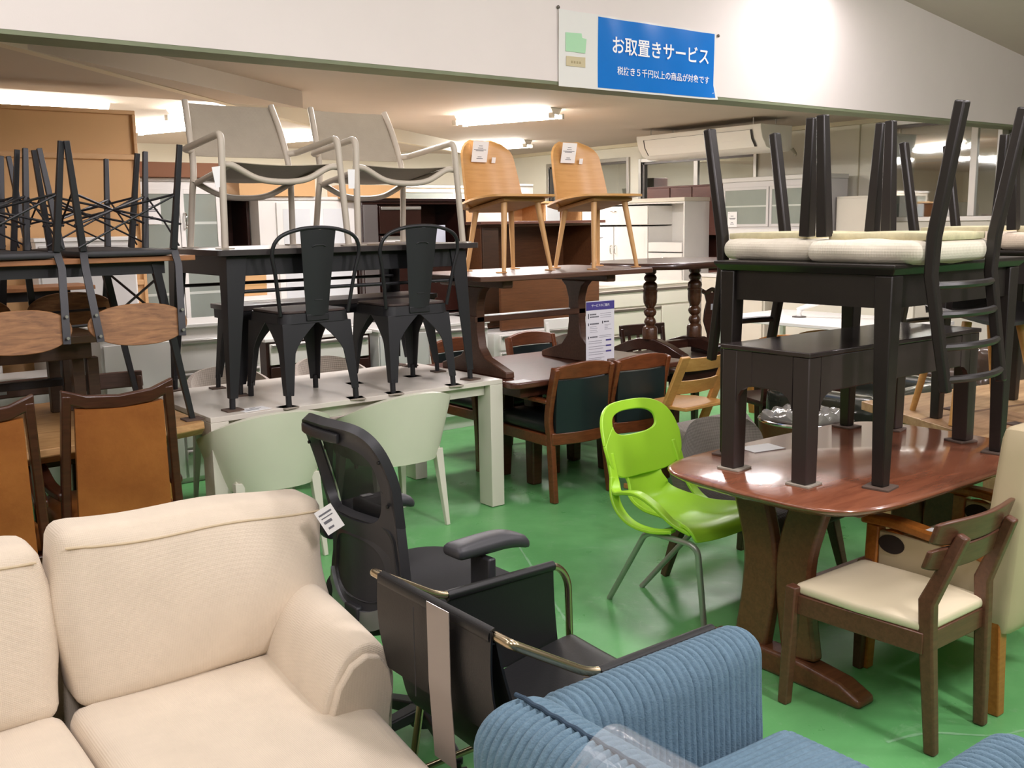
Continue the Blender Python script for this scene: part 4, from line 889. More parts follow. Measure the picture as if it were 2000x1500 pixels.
# pale wood child chair
PINE = wood('beech', 'cd9c5c', 'bd8b4b', .42, stretch=(3, 12, 12))
t = thing('child_chair', 'pale wood child high chair with slatted back and plate seat', 'chair', (4.28, 3.88, 0), .06)
for sx in (-1, 1):
    MB().path([(sx*.215, .24, 0.02), (sx*.20, -.12, .825)], .02, .075, up=(1, 0, 0)).build('side_rail', PINE, t, bevel=.004)
    MB().bx(sx*.215-.01, sx*.215+.01, -.32, .32, 0, .03).build('floor_runner', PINE, t, bevel=.004)
def slat(z0, z1, nm):
    m = MB()
    y = lambda z: .24-.36*(z-.02)/.805+.012
    m.loft([[(x, y(z0)-.05*(1-(x/.2)**2)-.008, z0), (x, y(z0)-.05*(1-(x/.2)**2)+.008, z0), (x, y(z1)-.05*(1-(x/.2)**2)+.008, z1), (x, y(z1)-.05*(1-(x/.2)**2)-.008, z1)] for x in [-.195+.39*k/12 for k in range(13)]])
    m.build(nm, PINE, t, bevel=.003)
slat(.735, .815, 'back_slat'); slat(.60, .68, 'back_slat')
MB().prism([(-.19, -.12), (.19, -.12), (.19, .12), (.12, .22), (-.12, .22), (-.19, .12)], 'z', .515, .535).build('seat', PINE, t, bevel=.004)
MB().prism([(-.19, -.05), (.19, -.05), (.19, .20), (.12, .28), (-.12, .28), (-.19, .20)], 'z', .20, .22).build('footrest', PINE, t, bevel=.004)
for sx in (-1, 1):
    for z in (.775, .64): MB().tube([(sx*.222, .24-.36*(z-.02)/.805, z), (sx*.195, .24-.36*(z-.02)/.805, z)], .005, 6).build('bolt', M('dark bolt', '3a3028', .4, .7), t)
# ------------------------------------------------------------------ right: brown table, bench, black table, upturned chairs
BRT = wood('chestnut table top', '92593f', '784631', .2, vs=3, stretch=(1.5, 9, 9), coat=.6)
BRL = wood('chestnut table leg', '70442a', '59331e', .38, coat=.2)
t = thing('trestle_dining_table', 'glossy chestnut dining table carrying bench and black table', 'table', (3.19, 2.075, 0))
out = []
for k in range(56):
    a = 2*PI*k/56; ex = .62; x = .66*math.copysign(abs(math.cos(a))**.34, math.cos(a)); y = .43*math.copysign(abs(math.sin(a))**.34, math.sin(a))
    out.append((x*(1+.05*(1-(y/.43)**2)-.0), y*(1+.02*(1-(x/.66)**2))))
m = MB(); m.loft([[(x*.955, y*.93, .665) for x, y in out], [(x*.995, y*.99, .683) for x, y in out], [(x, y, .690) for x, y in out], [(x*.995, y*.992, .696) for x, y in out], [(x*.98, y*.97, .70) for x, y in out]]); m.build('tabletop', BRT, t, bevel=.002)
for x in (-.44, .49):
    foot = [(-.36, 0), (.335, 0), (.335, .03), (.28, .065), (.12, .085), (-.12, .085), (-.28, .065), (-.36, .03)]
    MB().prism(foot, 'x', x-.045, x+.045).build('sled_foot', BRL, t, bevel=.014, seg=3)
    for sy in (-1, 1):
        pts = [(x, sy*.105, .08), (x, sy*.075, .28), (x, sy*.075, .45), (x, sy*.135, .66)]
        MB().path(smoothpath(pts, 5), [.14-.0*k for k in range(16)], [.05]*16, up=(1, 0, 0)).build('post', BRL, t, bevel=.012)
    MB().bx(x-.04, x+.04, -.33, .33, .635, .664).build('top_beam', BRL, t, bevel=.006)
MB().bx(-.40, .45, -.03, .03, .2, .29).build('stretcher', BRL, t, bevel=.006)
o = MB().bx(-.075, .075, -.05, .05, 0, .0012).build('price_card', MPAPER); o.location = (3.05, 2.40, .7003); o.rotation_euler = (0, 0, -.2); tag(o, 'white price card on the far edge of chestnut table', 'price card')
DBN = M('dark brown satin paint', '3b3230', .38, bump=.04, bs=200); DBT = M('dark brown bench top', '37302f', .2, coat=.3)
t = thing('bench', 'dark brown bench standing on the chestnut table', 'bench', (3.225, 2.115, .70+PZ))
MB().bx(-.54, .54, -.185, .185, .422, .438).build('seat', DBT, t, bevel=.003)
def bench_side(u0, u1, leg_w, h, ax, pos, th):
    q = [(u0, 0), (u0+leg_w, 0), (u0+leg_w, .25)]+[(u0+leg_w+.05*(1-math.cos(a)), .25+.05*math.sin(a)) for a in (.4, .8, 1.2, PI/2)]
    r = [(u1-leg_w-.05*(1-math.cos(a)), .25+.05*math.sin(a)) for a in (PI/2, 1.2, .8, .4)]+[(u1-leg_w, .25), (u1-leg_w, 0), (u1, 0), (u1, h)]+[(u0, h)]
    return MB().prism(q+r, ax, pos, pos+th)
for sy, nm in ((-1, 'near'), (1, 'far')): MB().bx(-.47, .47, sy*.17-.008, sy*.17+.008, .30, .4215).build('side_apron', DBN, t, bevel=.004)
for sx in (-1, 1):
    MB().bx(sx*.525-.008, sx*.525+.008, -.115, .115, .30, .4215).build('end_apron', DBN, t, bevel=.004)
    for sy in (-1, 1):
        x0, x1 = (sx*.535, sx*.47); y0, y1 = (sy*.18, sy*.115)
        MB().loft([[(min(x0, x1)+(.006 if sx > 0 else 0), min(y0, y1)+(.006 if sy > 0 else 0), 0), (max(x0, x1)-(.006 if sx < 0 else 0), min(y0, y1)+(.006 if sy > 0 else 0), 0), (max(x0, x1)-(.006 if sx < 0 else 0), max(y0, y1)-(.006 if sy < 0 else 0), 0), (min(x0, x1)+(.006 if sx > 0 else 0), max(y0, y1)-(.006 if sy < 0 else 0), 0)],
                   [(min(x0, x1), min(y0, y1), .4215), (max(x0, x1), min(y0, y1), .4215), (max(x0, x1), max(y0, y1), .4215), (min(x0, x1), max(y0, y1), .4215)]]).build('leg', DBN, t, bevel=.004)
        # curved corner brackets
        c = MB(); AA = (0, .4, .8, 1.2, PI/2)
        o0, o1 = (-.1795, -.1605) if sy < 0 else (.1605, .1795)
        c.loft([[(x1-sx*.062*(1-math.cos(a))-sx*.0, o0, .24+.06*math.sin(a)), (x1-sx*.062*(1-math.cos(a)), o1, .24+.06*math.sin(a)), (x1-sx*.062*(1-math.cos(a)), o1, .4215), (x1-sx*.062*(1-math.cos(a)), o0, .4215)] for a in AA])
        o0, o1 = (-.5345, -.5155) if sx < 0 else (.5155, .5345)
        c.loft([[(o0, y1-sy*.062*(1-math.cos(a)), .24+.06*math.sin(a)), (o1, y1-sy*.062*(1-math.cos(a)), .24+.06*math.sin(a)), (o1, y1-sy*.062*(1-math.cos(a)), .4215), (o0, y1-sy*.062*(1-math.cos(a)), .4215)] for a in AA]); c.build('corner_bracket', DBN, t, smooth=False)
        pad(3.225+sx*.50, 2.115+sy*.147, .70, 'felt pad under the %s %s leg of dark brown bench' % ('near' if sy < 0 else 'far', 'left' if sx < 0 else 'right'), .09, MCARDL if sx < 0 else MCARD, name='felt_pad')
EBN = M('black brown stain', '241f1d', .36, var=.12, vs=7, bump=.05, bs=120)
def black_table(label, loc, hx, hy, h):
    t = thing('side_table', label, 'table', loc)
    MB().loft([[(-hx+.02, -hy+.02, h-.035), (hx-.02, -hy+.02, h-.035), (hx-.02, hy-.02, h-.035), (-hx+.02, hy-.02, h-.035)], [(-hx, -hy, h-.012), (hx, -hy, h-.012), (hx, hy, h-.012), (-hx, hy, h-.012)], [(-hx, -hy, h), (hx, -hy, h), (hx, hy, h), (-hx, hy, h)]]).build('tabletop', EBN, t, bevel=.003)
    a = MB(); q = .045
    for sy in (-1, 1): a.bx(-hx+q, hx-q, sy*(hy-q)-.01, sy*(hy-q)+.01, h-.14, h-.036)
    for sx in (-1, 1): a.bx(sx*(hx-q)-.01, sx*(hx-q)+.01, -hy+q, hy-q, h-.14, h-.036)
    a.build('apron', EBN, t)
    for sx in (-1, 1):
        for sy in (-1, 1): MB().bar((sx*(hx-.045), sy*(hy-.045), 0), (sx*(hx-.05), sy*(hy-.05), h-.036), .042, .042, .064, .064, up=(0, 1, 0)).build('leg', EBN, t, bevel=.004)
    return t
black_table('black-brown square table standing on the chestnut table', (3.255, 2.10, .70+PZ), .425, .365, .718)
for sx in (-1, 1):
    for sy in (-1, 1): pad(3.255+sx*.38, 2.10+sy*.32, .70, 'cardboard pad under the %s %s leg of the black-brown table' % ('near' if sy < 0 else 'far', 'left' if sx < 0 else 'right'), .09)
MCUS = weave('ivory cushion cloth', 'ddd5c2', 700, .85, .15)
def ladder_chair(label, loc, rz, cush):
    t = thing('ladder_back_chair', label, 'chair', loc, rz, 'upturned black ladder-back chairs with ivory cushions', flip=True)
    MB().rbox((0, .022, .447), (.47, .425, .075), .036, 12, (0, 0, .006), fn=lambda o, q: (o.x*(1-.10*max(0, -q[1])), o.y, o.z+.004*math.sin(o.x*31)*math.cos(o.y*27))).build('cushion', cush, t)
    MB().rbox((0, 0, .400), (.36, .36, .03), .01, 4).build('underside', M('cream lining', 'cfc6a0', .8, var=.15, vs=30, bump=.4, bs=50), t)
    for sx in (-1, 1):
        MB().path([(sx*.19, -.275, 0), (sx*.185, -.205, .40), (sx*.183, -.20, .52), (sx*.172, -.262, .88)], [.040, .04, .036, .032], [.034, .036, .034, .030], up=(0, 1, 0)).build('rear_leg', EBN, t, bevel=.006)
        MB().bar((sx*.20, .20, 0), (sx*.19, .185, .40), .032, .032, .042, .042, up=(0, 1, 0)).build('front_leg', EBN, t, bevel=.004)
    for z, h in ((.55, .026), (.64, .026), (.74, .026), (.84, .026)):
        y = -.203-.062*(z-.52)/.36; w_ = .178-.008*(z-.5)/.3
        MB().tube(smoothpath([(-w_, y, z), (-w_*.5, y-.026, z), (0, y-.034, z), (w_*.5, y-.026, z), (w_, y, z)], 4), .0125, 8).build('rung', EBN, t)
    return t
BZ = .70+PZ+.718
lc = ladder_chair('upturned ladder-back chair hanging over the near side of black-brown table', (3.10, 1.865, BZ+.4845), PI, MCUS)
dup(lc, 'upturned ladder-back chair on the far side of black-brown table', (3.15, 2.335, BZ+.4845), -.02)
# further pair on a second black table, on the patchwork plank table
t = thing('plank_table', 'patchwork plank table with live edge behind chestnut table', 'table', (4.6, 2.35, 0))
PLK = wood('patchwork planks', 'c8a67b', '9c7752', .45, stretch=(1.0, 7, 7), vs=3)
q0 = [(-.20, .50), (-.62, -.385), (.6, -.60), (1.1, .28)]
m = MB()
m.loft([[(x, y, .615) for x, y in q0], [(x*1.0, y, .66) for x, y in q0]]); m.build('tabletop', PLK, t, bevel=.004)
m = MB(); m.loft([[(-.42, .05, .6602), (-.34, .06, .6602), (.85, -.16, .6602), (.83, -.19, .6602)], [(-.42, .05, .6608), (-.34, .06, .6608), (.85, -.16, .6608), (.83, -.19, .6608)]])
m.build('plank_seam', wood('plank seam', '7f5f42', '6b4d33', .6), t)
m = MB(); m.loft([[(-.575, -.29, .6602), (-.40, .07, .6602), (.1, -.02, .6602), (.0, -.36, .6602)], [(-.575, -.29, .6606), (-.40, .07, .6606), (.1, -.02, .6606), (.0, -.36, .6606)]])
m.build('dark_plank', wood('walnut plank', 'ab8865', '957150', .45), t)
for x, y in ((-.40, -.30), (.55, -.45), (-.12, .36), (.9, .18)): MB().bx(x-.04, x+.04, y-.04, y+.04, 0, .6145).build('leg', PLK, t, bevel=.004)
black_table('black-brown table at right edge standing on plank table', (4.62, 2.12, .661), .40, .30, .765)
MPK = weave('beige cushion cloth', 'd5c3ae', 700, .85, .15)
lc2 = ladder_chair('upturned beige-cushioned chair at right edge, nearer of the pair', (4.47, 1.90, .661+.765+.4845), PI, MPK)
dup(lc2, 'upturned beige-cushioned chair behind the right edge pair, farther one', (4.52, 2.365, .661+.765+.4845), 0)
# dark shell chair with pale legs on the plank table
t = thing('shell_chair', 'dark grey shell chair with pale wooden legs on plank table', 'chair', (4.42, 2.28, .6612), PI-.6)
MDG = M('dark grey shell', '3a3736', .4)
MB().shell(lambda u, v: ((u-.5)*.46*(1-.25*abs(v-.5)), -.2+.42*v, .445+.05*(2*u-1)**2+.03*(1-v)), 12, 10, .015).build('seat', MDG, t)
MB().shell(lambda u, v: ((u-.5)*.34*(1-.1*v), -.205-.08*v+.05*(2*u-1)**2, .47+.13*v), 10, 8, .013).build('backrest', MDG, t)
for sx in (-1, 1):
    for sy in (-1, 1): MB().tube([(sx*.20, sy*.19, 0), (sx*.12, sy*.12, .45)], [.014, .021], 10).build('leg', PINE, t)
for k, (x, y) in enumerate(((4.518, 2.432), (4.379, 2.065))): pad(x, y, .6607, 'dark pad on the plank table near %s pale chair leg' % ('the left' if k == 0 else 'the right'), .07)
# sofas, round stool and the lounge chair behind the chestnut table
MPL = M('plastic wrapped dark leather', '31352f', .18, var=.25, vs=7, bump=.5, bs=14, coat=.7)
def sofa(label, loc, rz, L_, mat, H=.72, z=0):
    t = thing('leather_sofa', label, 'sofa', loc, rz)
    MB().rbox((0, -.36, H/2+.03), (L_, .22, H-.06), .07, 10, (0, 0, .02)).build('backrest', mat, t)
    MB().rbox((0, .04, .3), (L_-.1, .66, .30), .06, 8, (0, 0, .03)).build('seat', mat, t)
    for sx in (-1, 1): MB().rbox((sx*(L_/2-.06), .0, .32), (.2, .80, .5), .07, 8).build('armrest', mat, t)
    m = MB()
    for sx in (-1, 1):
        for sy in (-1, 1): m.bx(sx*(L_/2-.1)-.03, sx*(L_/2-.1)+.03, sy*.3-.03, sy*.3+.03, 0, .16)
    m.build('foot', EBN, t)
    return t
sofa('black leather sofa wrapped in clear plastic behind chestnut table', (5.42, 3.45, 0), 0, 1.0, MPL, .58)
sofa('brown leather sofa wrapped in plastic beyond the plank table', (7.15, 3.55, 0), 0, 1.7, M('brown wrinkled leather', '4a3a30', .22, var=.35, vs=9, bump=.6, bs=12, coat=.6), .74)
t = thing('wooden_armchair', 'orange wood chair with bent frame beyond black sofa', 'chair', (6.75, 4.9, 0), PI)
for sx in (-1, 1): MB().path(smoothpath([(sx*.26, -.3, .0), (sx*.26, -.33, .35), (sx*.26, -.22, .60), (sx*.26, .25, .58), (sx*.26, .3, 0)], 6), .05, .05, up=(1, 0, 0)).build('frame_side', wood('orange beech', 'b97636', 'a5652b', .4), t)
MB().rbox((0, 0, .38), (.46, .5, .1), .03, 5).build('seat', MDG, t)
t = thing('round_stool', 'round dark stool with crumpled clear plastic on top', 'stool', (4.50, 3.25, 0))
MB().lathe([(.17, 0), (.20, .02), (.23, .3), (.25, .46), (.252, .49), (.235, .50), (.22, .49), (.01, .485)], (0, 0, 0), 40).build('drum', wood('stool walnut', '59391f', '472b16', .35), t, bevel=.003)
m = MB(); m.rbox((0, 0, .505), (.36, .36, .06), .03, 14, (0, 0, .03), fn=lambda o, q: (o.x, o.y, o.z+.016*math.sin(o.x*70+3*math.sin(o.y*50))*math.cos(o.y*60))); m.build('plastic_wrap', M('silvery plastic', '8e8c88', .12, .4, bump=.4, bs=30), t)
MB().tube([(.245*math.cos(a), .245*math.sin(a), .497) for a in [2*PI*k/40 for k in range(40)]], .009, 8, closed=True).build('rim', MCHROME, t)
MGREY = weave('grey tweed', '7b736b', 500, .95, .3, .12); MDGR = weave('dark grey tweed', '4a4341', 500, .95, .3, .12)
t = thing('lounge_chair', 'grey tweed lounge chair behind chestnut table', 'lounge chair', (3.42, 2.76, 0), PI+.03)
LEG = wood('lounge leg', '5a4230', '46321f', .45)
MB().shell(lambda u, v: (((1-u)-.5)*.62*(.92+.08*v)*(1 if v < .6 else math.sqrt(max(.05, 1-((v-.6)/.42)**2*.45))), -.20-.10*v+.10*(2*u-1)**2, .36+.31*v), 24, 14, .075).build('backrest', MGREY, t, ang=70)
MB().rbox((0, .08, .355), (.60, .60, .11), .05, 10, (0, 0, .02)).build('seat', MDGR, t)
MB().bx(-.26, .26, -.16, .30, .285, .31).build('seat_frame', LEG, t, bevel=.004)
for sx in (-1, 1):
    MB().bar((sx*.27, -.24, 0), (sx*.22, -.17, .30), .032, .032, .05, .05).build('leg', LEG, t, bevel=.005)
    MB().bar((sx*.27, .33, 0), (sx*.23, .27, .30), .032, .032, .05, .05).build('leg', LEG, t, bevel=.005)
# ------------------------------------------------------------------ front: sofa, corduroy chair, sling chair, office chair, green chair, dining chair
def wbuild(mb, name, mat, par, **k):
    o = mb.build(name, mat, par, **k); root = par
    if par.parent is None: o.location = -V(par.location)
    return o
MSOFA = weave('cream sofa weave', 'dccdb8', 1500, .95, .22, .05)
t = thing('sofa', 'cream fabric chaise sofa with two loose back cushions and price tag', 'sofa', (.5, 2.1, 0))
m = MB(); m.bx(-.30, 1.10, 1.32, 2.5, .06, .28); wbuild(m, 'base', MSOFA, t, bevel=.02)
m = MB(); m.rbox((.43, 2.66, .40), (1.44, .18, .62), .06, 8); wbuild(m, 'backrest', MSOFA, t)
def seatfn(o, q): return (o.x+(.13*(o.y-2.0) if o.x > .95 else 0), o.y, o.z+.006*math.sin(o.x*9)*math.cos(o.y*7))
m = MB(); m.rbox((.808, 1.885, .355), (.60, 1.16, .165), .045, 14, (0, 0, .014), fn=seatfn); wbuild(m, 'seat_cushion', MSOFA, t)
m = MB(); m.rbox((.17, 1.885, .355), (.66, 1.16, .165), .045, 14, (0, 0, .014), fn=seatfn); wbuild(m, 'seat_cushion', MSOFA, t)
def backcush(cx, w_, lean, zt_l, zt_r, nm, seed):
    h = .46; rr = random.Random(seed)
    def fn(o, q):
        z = o.z; k = (z-.42)/.46
        y = o.y+lean*k+.02*k*k
        top = zt_l+(zt_r-zt_l)*(q[0]+1)/2
        z2 = .42+(z-.42)*(top-.42)/.46+.004*math.sin(o.x*14+seed)*(1 if q[2] > .5 else .2)
        y += .007*math.sin(o.x*10+seed)*math.sin(z*12)
        x = o.x+.010*math.sin(z*15+seed)*(abs(q[0]) > .8)
        return (x, y, z2)
    m = MB(); m.rbox((cx, 2.50, .65), (w_, .17, h), .042, 16, (0.010, .038, .006), fn=fn); o = wbuild(m, 'back_cushion', MSOFA, t)
    pts = [fn(V((cx+w_/2*a, 2.50-.085-.038*.33*(1-a*a)-.0005, .42+h*.91)), (a, -1, .82)) for a in [-.955+1.91*k/30 for k in range(31)]]
    m = MB(); m.tube(pts, .0032, 6); m.build('piping', M('cream piping', 'cdbb9c', .9), o)
    return o
backcush(.872, .70, .055, .855, .825, 'r', 1)
backcush(.19, .63, .075, .845, .835, 'l', 4)
# rolled arm
def armsec(y, k=1.0):
    P = [(.955, .20), (.945, .36), (.955, .45), (.985, .53), (1.03, .585), (1.08, .605), (1.125, .59), (1.155, .545), (1.165, .48), (1.15, .40), (1.15, .20)]
    cx, cz = 1.055, .40
    return [(cx+(x-cx)*k+.13*(y-1.99), y, cz+(z-cz)*k) for x, z in P]
m = MB(); m.loft([armsec(2.62, .9), armsec(2.60, 1), armsec(2.3, 1.01), armsec(2.06, .985), armsec(2.005, .97), armsec(1.992, .93)]); ob = wbuild(m, 'armrest', MSOFA, t, sub=2)
m = MB(); m.loft([[(x, 2.02, z) for x, z in [(1.06+(a-1.06)*.82, .40+(b-.40)*.84) for a, b in [(.955, .20), (.945, .36), (.955, .45), (.985, .53), (1.03, .585), (1.08, .605), (1.125, .59), (1.155, .545), (1.165, .48), (1.15, .40), (1.15, .20)]]], [(x, 1.978, z) for x, z in [(1.06+(a-1.06)*.80, .40+(b-.40)*.82) for a, b in [(.955, .20), (.945, .36), (.955, .45), (.985, .53), (1.03, .585), (1.08, .605), (1.125, .59), (1.155, .545), (1.165, .48), (1.15, .40), (1.15, .20)]]]])
wbuild(m, 'arm_front', MSOFA, t, bevel=.006)
m = MB(); m.bx(-.27, -.21, 1.36, 1.42, 0, .0599).bx(1.02, 1.08, 1.36, 1.42, 0, .0599).bx(1.02, 1.08, 2.4, 2.46, 0, .0599); wbuild(m, 'foot', EBN, t)
m = MB(); m.bx(-.026, .026, -.0006, .0006, -.075, 0); tg = m.build('price_tag', MPAPER, t, smooth=False)
tg.matrix_local = Matrix.Translation(V((1.185, 2.40, .815))-t.location) @ Matrix.Rotation(-.35, 4, 'Z') @ Matrix.Rotation(-.5, 4, 'Y')
m = MB(); m.bx(-.02, .018, -.0012, -.0007, -.018, -.013).bx(-.018, .016, -.0012, -.0007, -.028, -.025).bx(-.018, .006, -.0012, -.0007, -.044, -.036).bx(-.015, .002, -.0012, -.0007, -.062, -.056); m.build('print', MINK, tg, smooth=False)
# corduroy armchair
def cord_mat():
    m = M('blue grey corduroy', '6d8798', .95, var=.14, vs=70, spec=.15, bump=.5, bs=260); m.node_tree.nodes['Principled BSDF'].inputs['Sheen Weight'].default_value = .05; return m
MCORD = cord_mat()
def rib(axis, c, per, amp, inner=None):
    # ribs around an axis : push points out from the centre line
    def f(o, q):
        d = V(o)-V(c); d[axis] = 0
        n = d.normalized() if d.length > 1e-6 else V((0, 0, 0))
        w_ = abs(math.sin(PI*o[axis]/per))**.6
        p = V(o)+n*amp*w_
        return inner(p, q) if inner else p
    return f
t = thing('armchair', 'blue-grey corduroy armchair with plastic wrap on its back', 'armchair', (1.4, 1.1, 0))
PER = .0185
def armfn(o, q):
    return (o[0], o[1], o[2]-.05*max(0, (1.45-o[0])/.5)*0)
for yc, nm in ((1.405, 'far'), (.77, 'near')):
    m = MB(); m.rbox((1.45, yc, .395), (.62, .125, .50), .058, 10, (0.01, .012, 0), ns=(280, 12, 20), fn=rib(0, (0, yc, .40), PER, .011)); wbuild(m, 'armrest', MCORD, t, ang=80)
m = MB(); m.rbox((1.05, 1.08, .46), (.20, .62, .52), .09, 10, (.0, 0, .012), ns=(14, 280, 22), fn=rib(1, (1.05, 0, .46), PER, .011, lambda p, q: (p.x-.10*max(0, p.z-.40), p.y, p.z))); bk = wbuild(m, 'backrest', MCORD, t, ang=80)
m = MB(); m.tube([(1.018, .83+.50*k/40, .741+.0015*math.sin(k*1.7)) for k in range(41)], .0045, 8); m.build('seam', M('dark corduroy seam', '35485a', .95), bk)
m = MB(); m.rbox((1.44, 1.085, .345), (.70, .50, .17), .05, 10, (.0, 0, .02), ns=(24, 220, 10), fn=rib(1, (1.44, 0, .33), PER, .011)); wbuild(m, 'seat_cushion', MCORD, t, ang=80)
m = MB(); m.bx(1.0, 1.72, .83, 1.34, .05, .26); wbuild(m, 'base', MCORD, t, bevel=.02)
m = MB(); m.bx(1.02, 1.06, .8, .84, 0, .05).bx(1.02, 1.06, 1.32, 1.36, 0, .05).bx(1.66, 1.70, .8, .84, 0, .05).bx(1.66, 1.7, 1.32, 1.36, 0, .05); wbuild(m, 'foot', EBN, t)
mclear = M('clear plastic film', 'ffffff', .05, spec=.8, alpha=.08, bump=.6, bs=25)
m = MB()
def film(u, v):
    a = -.5+2.9*u; z = .60+.155*math.sin(a); x = 1.035-.125*math.cos(a)
    return (x, .86+.26*v+.01*math.sin(u*9), z)
m.shell(film, 20, 10, .001); wbuild(m, 'plastic_wrap', mclear, t)
m = MB(); m.bx(.905, .907, .93, 1.0, .47, .58); wbuild(m, 'paper_tag', MPAPER, t)
# black leather sling chair with brass frame
MBRS = M('brushed champagne brass', 'b8a88c', .25, 1.0); MBL = M('black sling leather', '101012', .45, var=.15, vs=3, bump=.08, bs=220)
t = thing('sling_chair', 'black leather sling chair with brass tube frame beside sofa', 'armchair', (1.43, 1.755, 0), -PI/2)
for sx in (-1, 1):
    MB().tube(fillet([(sx*.245, -.305, .752), (sx*.272, -.305, .752), (sx*.287, -.10, .632), (sx*.287, .285, .632), (sx*.287, .325, .58), (sx*.282, .335, 0)], .05, 6), .0105, 12).build('side_frame', MBRS, t)
    MB().tube(fillet([(sx*.287, -.115, .625), (sx*.285, -.15, .50), (sx*.28, -.245, 0)], .03, 4), .010, 12).build('rear_leg', MBRS, t)
    MB().tube([(sx*.281, -.20, .19), (sx*.283, .33, .19)], .009, 10).build('low_rail', MBRS, t)
    m = MB(); m.tube([(sx*.287, -.085, .632), (sx*.287, .27, .632)], .014, 12)
    m.shell(lambda u, v: (sx*(.287-.02*v*v), -.085+.355*u, .63-.235*v), 10, 8, .004); m.build('arm_panel', MBL, t)
MB().tube([(-.245, -.305, .752), (.245, -.305, .752)], .0105, 12).build('back_tube', MBRS, t)
MB().tube([(-.281, -.2, .19), (.281, -.2, .19)], .009, 10).build('rear_crossbar', MBRS, t)
def slg(u, v):
    # v: seat front -> rear -> up the back to the tube
    pts = [(.335, .385), (.31, .425), (.15, .405), (-.02, .375), (-.14, .36), (-.215, .40), (-.255, .52), (-.29, .66), (-.305, .765)]
    s = v*(len(pts)-1); i = min(int(s), len(pts)-2); k = s-i
    p0, p1, p2, p3 = pts[max(i-1, 0)], pts[i], pts[i+1], pts[min(i+2, len(pts)-1)]
    f = lambda a: .5*(2*p1[a]+(p2[a]-p0[a])*k+(2*p0[a]-5*p1[a]+4*p2[a]-p3[a])*k*k+(p3[a]-3*p2[a]+3*p1[a]-p0[a])*k**3)
    w_ = .262 if v < .6 else .262-.045*(v-.6)/.4
    return ((u-.5)*2*w_, f(0), f(1)-.012*math.sin(u*PI)*(v < .6))
MB().shell(slg, 14, 40, .006).build('seat_sling', MBL, t)
def flap(u, v):
    w_ = .225; return ((u-.5)*2*w_, -.316-.012*math.sin(v*PI)+.02*v, .764-.24*v)
MB().shell(flap, 12, 10, .005).build('back_flap', MBL, t)
MB().shell(lambda u, v: ((u-.5)*.44, -.305-.016*math.sin(v*PI), .752+.016*math.cos(v*PI)*1.0), 8, 8, .004).build('tube_sleeve', MBL, t)
m = MB(); m.tube([(-.045, -.3335, .74-.21*k/8) for k in range(9)], .0012, 4); m.build('stitching', M('stitch thread', '3c3b3c', .7), t)
MB().shell(lambda u, v: (.02+.085*u, -.339+.0*v+.02*max(0, v-.5), .775-.36*v), 4, 12, .0015).build('plastic_strip', M('grey film strip', '9b8f86', .22, coat=.5, alpha=.85), t)
# office chair
MOFF = M('black office plastic', '303033', .42, bump=.06, bs=300); MSEAT = M('black seat fabric', '17171a', .8, bump=.2, bs=400)
def mesh_mat():
    m = M('black back mesh', '17181a', .7, alpha=.72); return m
t = thing('office_chair', 'black mesh-back office chair with armrests behind the sofa', 'office chair', (1.53, 2.46, 0), -PI/2+.05)
def bw(v): return .202-.018*math.sin(max(0, min(1, (v-.15)/.6))*PI)-(.035*max(0, .2-v)/.2)
def ycur(z):
    k = (z-.45)/.57
    return -.215+.032*math.sin(k*PI)-.055*k-(.05*(k-.45)**1.5 if k > .45 else 0)
def bpt(x, z, dy=0): return (x, ycur(z)+.045*(x/.212)**2+dy, z)
def rr_contour(z0, z1, f0, f1, n=64, p=4.5, w0=1, ):
    out = []
    for k in range(n+1):
        a = 2*PI*k/n; c = math.cos(a); s_ = math.sin(a)
        cx = math.copysign(abs(c)**(2/p), c); cz = math.copysign(abs(s_)**(2/p), s_)
        z = (z0+z1)/2+(z1-z0)/2*cz; out.append((cx*f0((z-.45)/.57), z))
    return out
def ring(name, oz, iz, ow, iw, th, mat, par, po=5, pi_=4):
    O = rr_contour(*oz, ow, None, p=po); I = rr_contour(*iz, iw, None, p=pi_); n = len(O)-1
    def f(u, v):
        i = min(int(round(u*n)), n); a, b = I[i], O[i]; x = a[0]+(b[0]-a[0])*v; z = a[1]+(b[1]-a[1])*v
        return bpt(x, z, .010*(math.sin(v*PI)-1))
    return MB().shell(f, n, 5, th).build(name, mat, par, ang=50)
ring('back_frame', (.465, 1.045), (.755, .985), bw, lambda v: bw(v)-.048, .026, MOFF, t, 5, 4)
# band under the mesh and the lower opening
ring('lower_frame', (.47, .765), (.52, .695), lambda v: bw(v)-.015, lambda v: bw(v)-.065, .024, MOFF, t, 6, 3)
MB().shell(lambda u, v: bpt((u-.5)*2*(bw((.74+.25*v-.45)/.57)-.04), .745+.25*v, .018), 12, 10, .003).build('back_mesh', mesh_mat(), t)
MB().rbox(bpt(0, .72, .055), (.24, .03, .12), .014, 8, fn=lambda o, q: (o.x, o.y+.7*o.x*o.x, o.z)).build('lumbar_pad', M('lumbar pad', '3d3d40', .6), t)
MB().rbox(bpt(-.04, 1.005, -.026), (.22, .016, .03), .007, 6, fn=lambda o, q: (o.x, o.y+.9*o.x*o.x, o.z)).build('hanger_plate', MOFF, t)
o = MB().lathe([(.001, 0), (.034, 0), (.036, .006), (.036, .026), (.03, .03), (.001, .031)], (0, 0, 0), 18).build('lumbar_knob', MOFF, t, bevel=.002); o.matrix_local = Matrix.Translation(bpt(-.205, .665, -.01)) @ Matrix.Rotation(-PI/2, 4, 'Y')
MB().shell(lambda u, v: bpt((u-.5)*2*(.178-.01*v), .432+.055*v+.075*abs(2*u-1)**2.6, -.02), 24, 6, .02).build('chrome_accent', M('silver accent', 'b5b7ba', .3, .8), t)
m = MB()
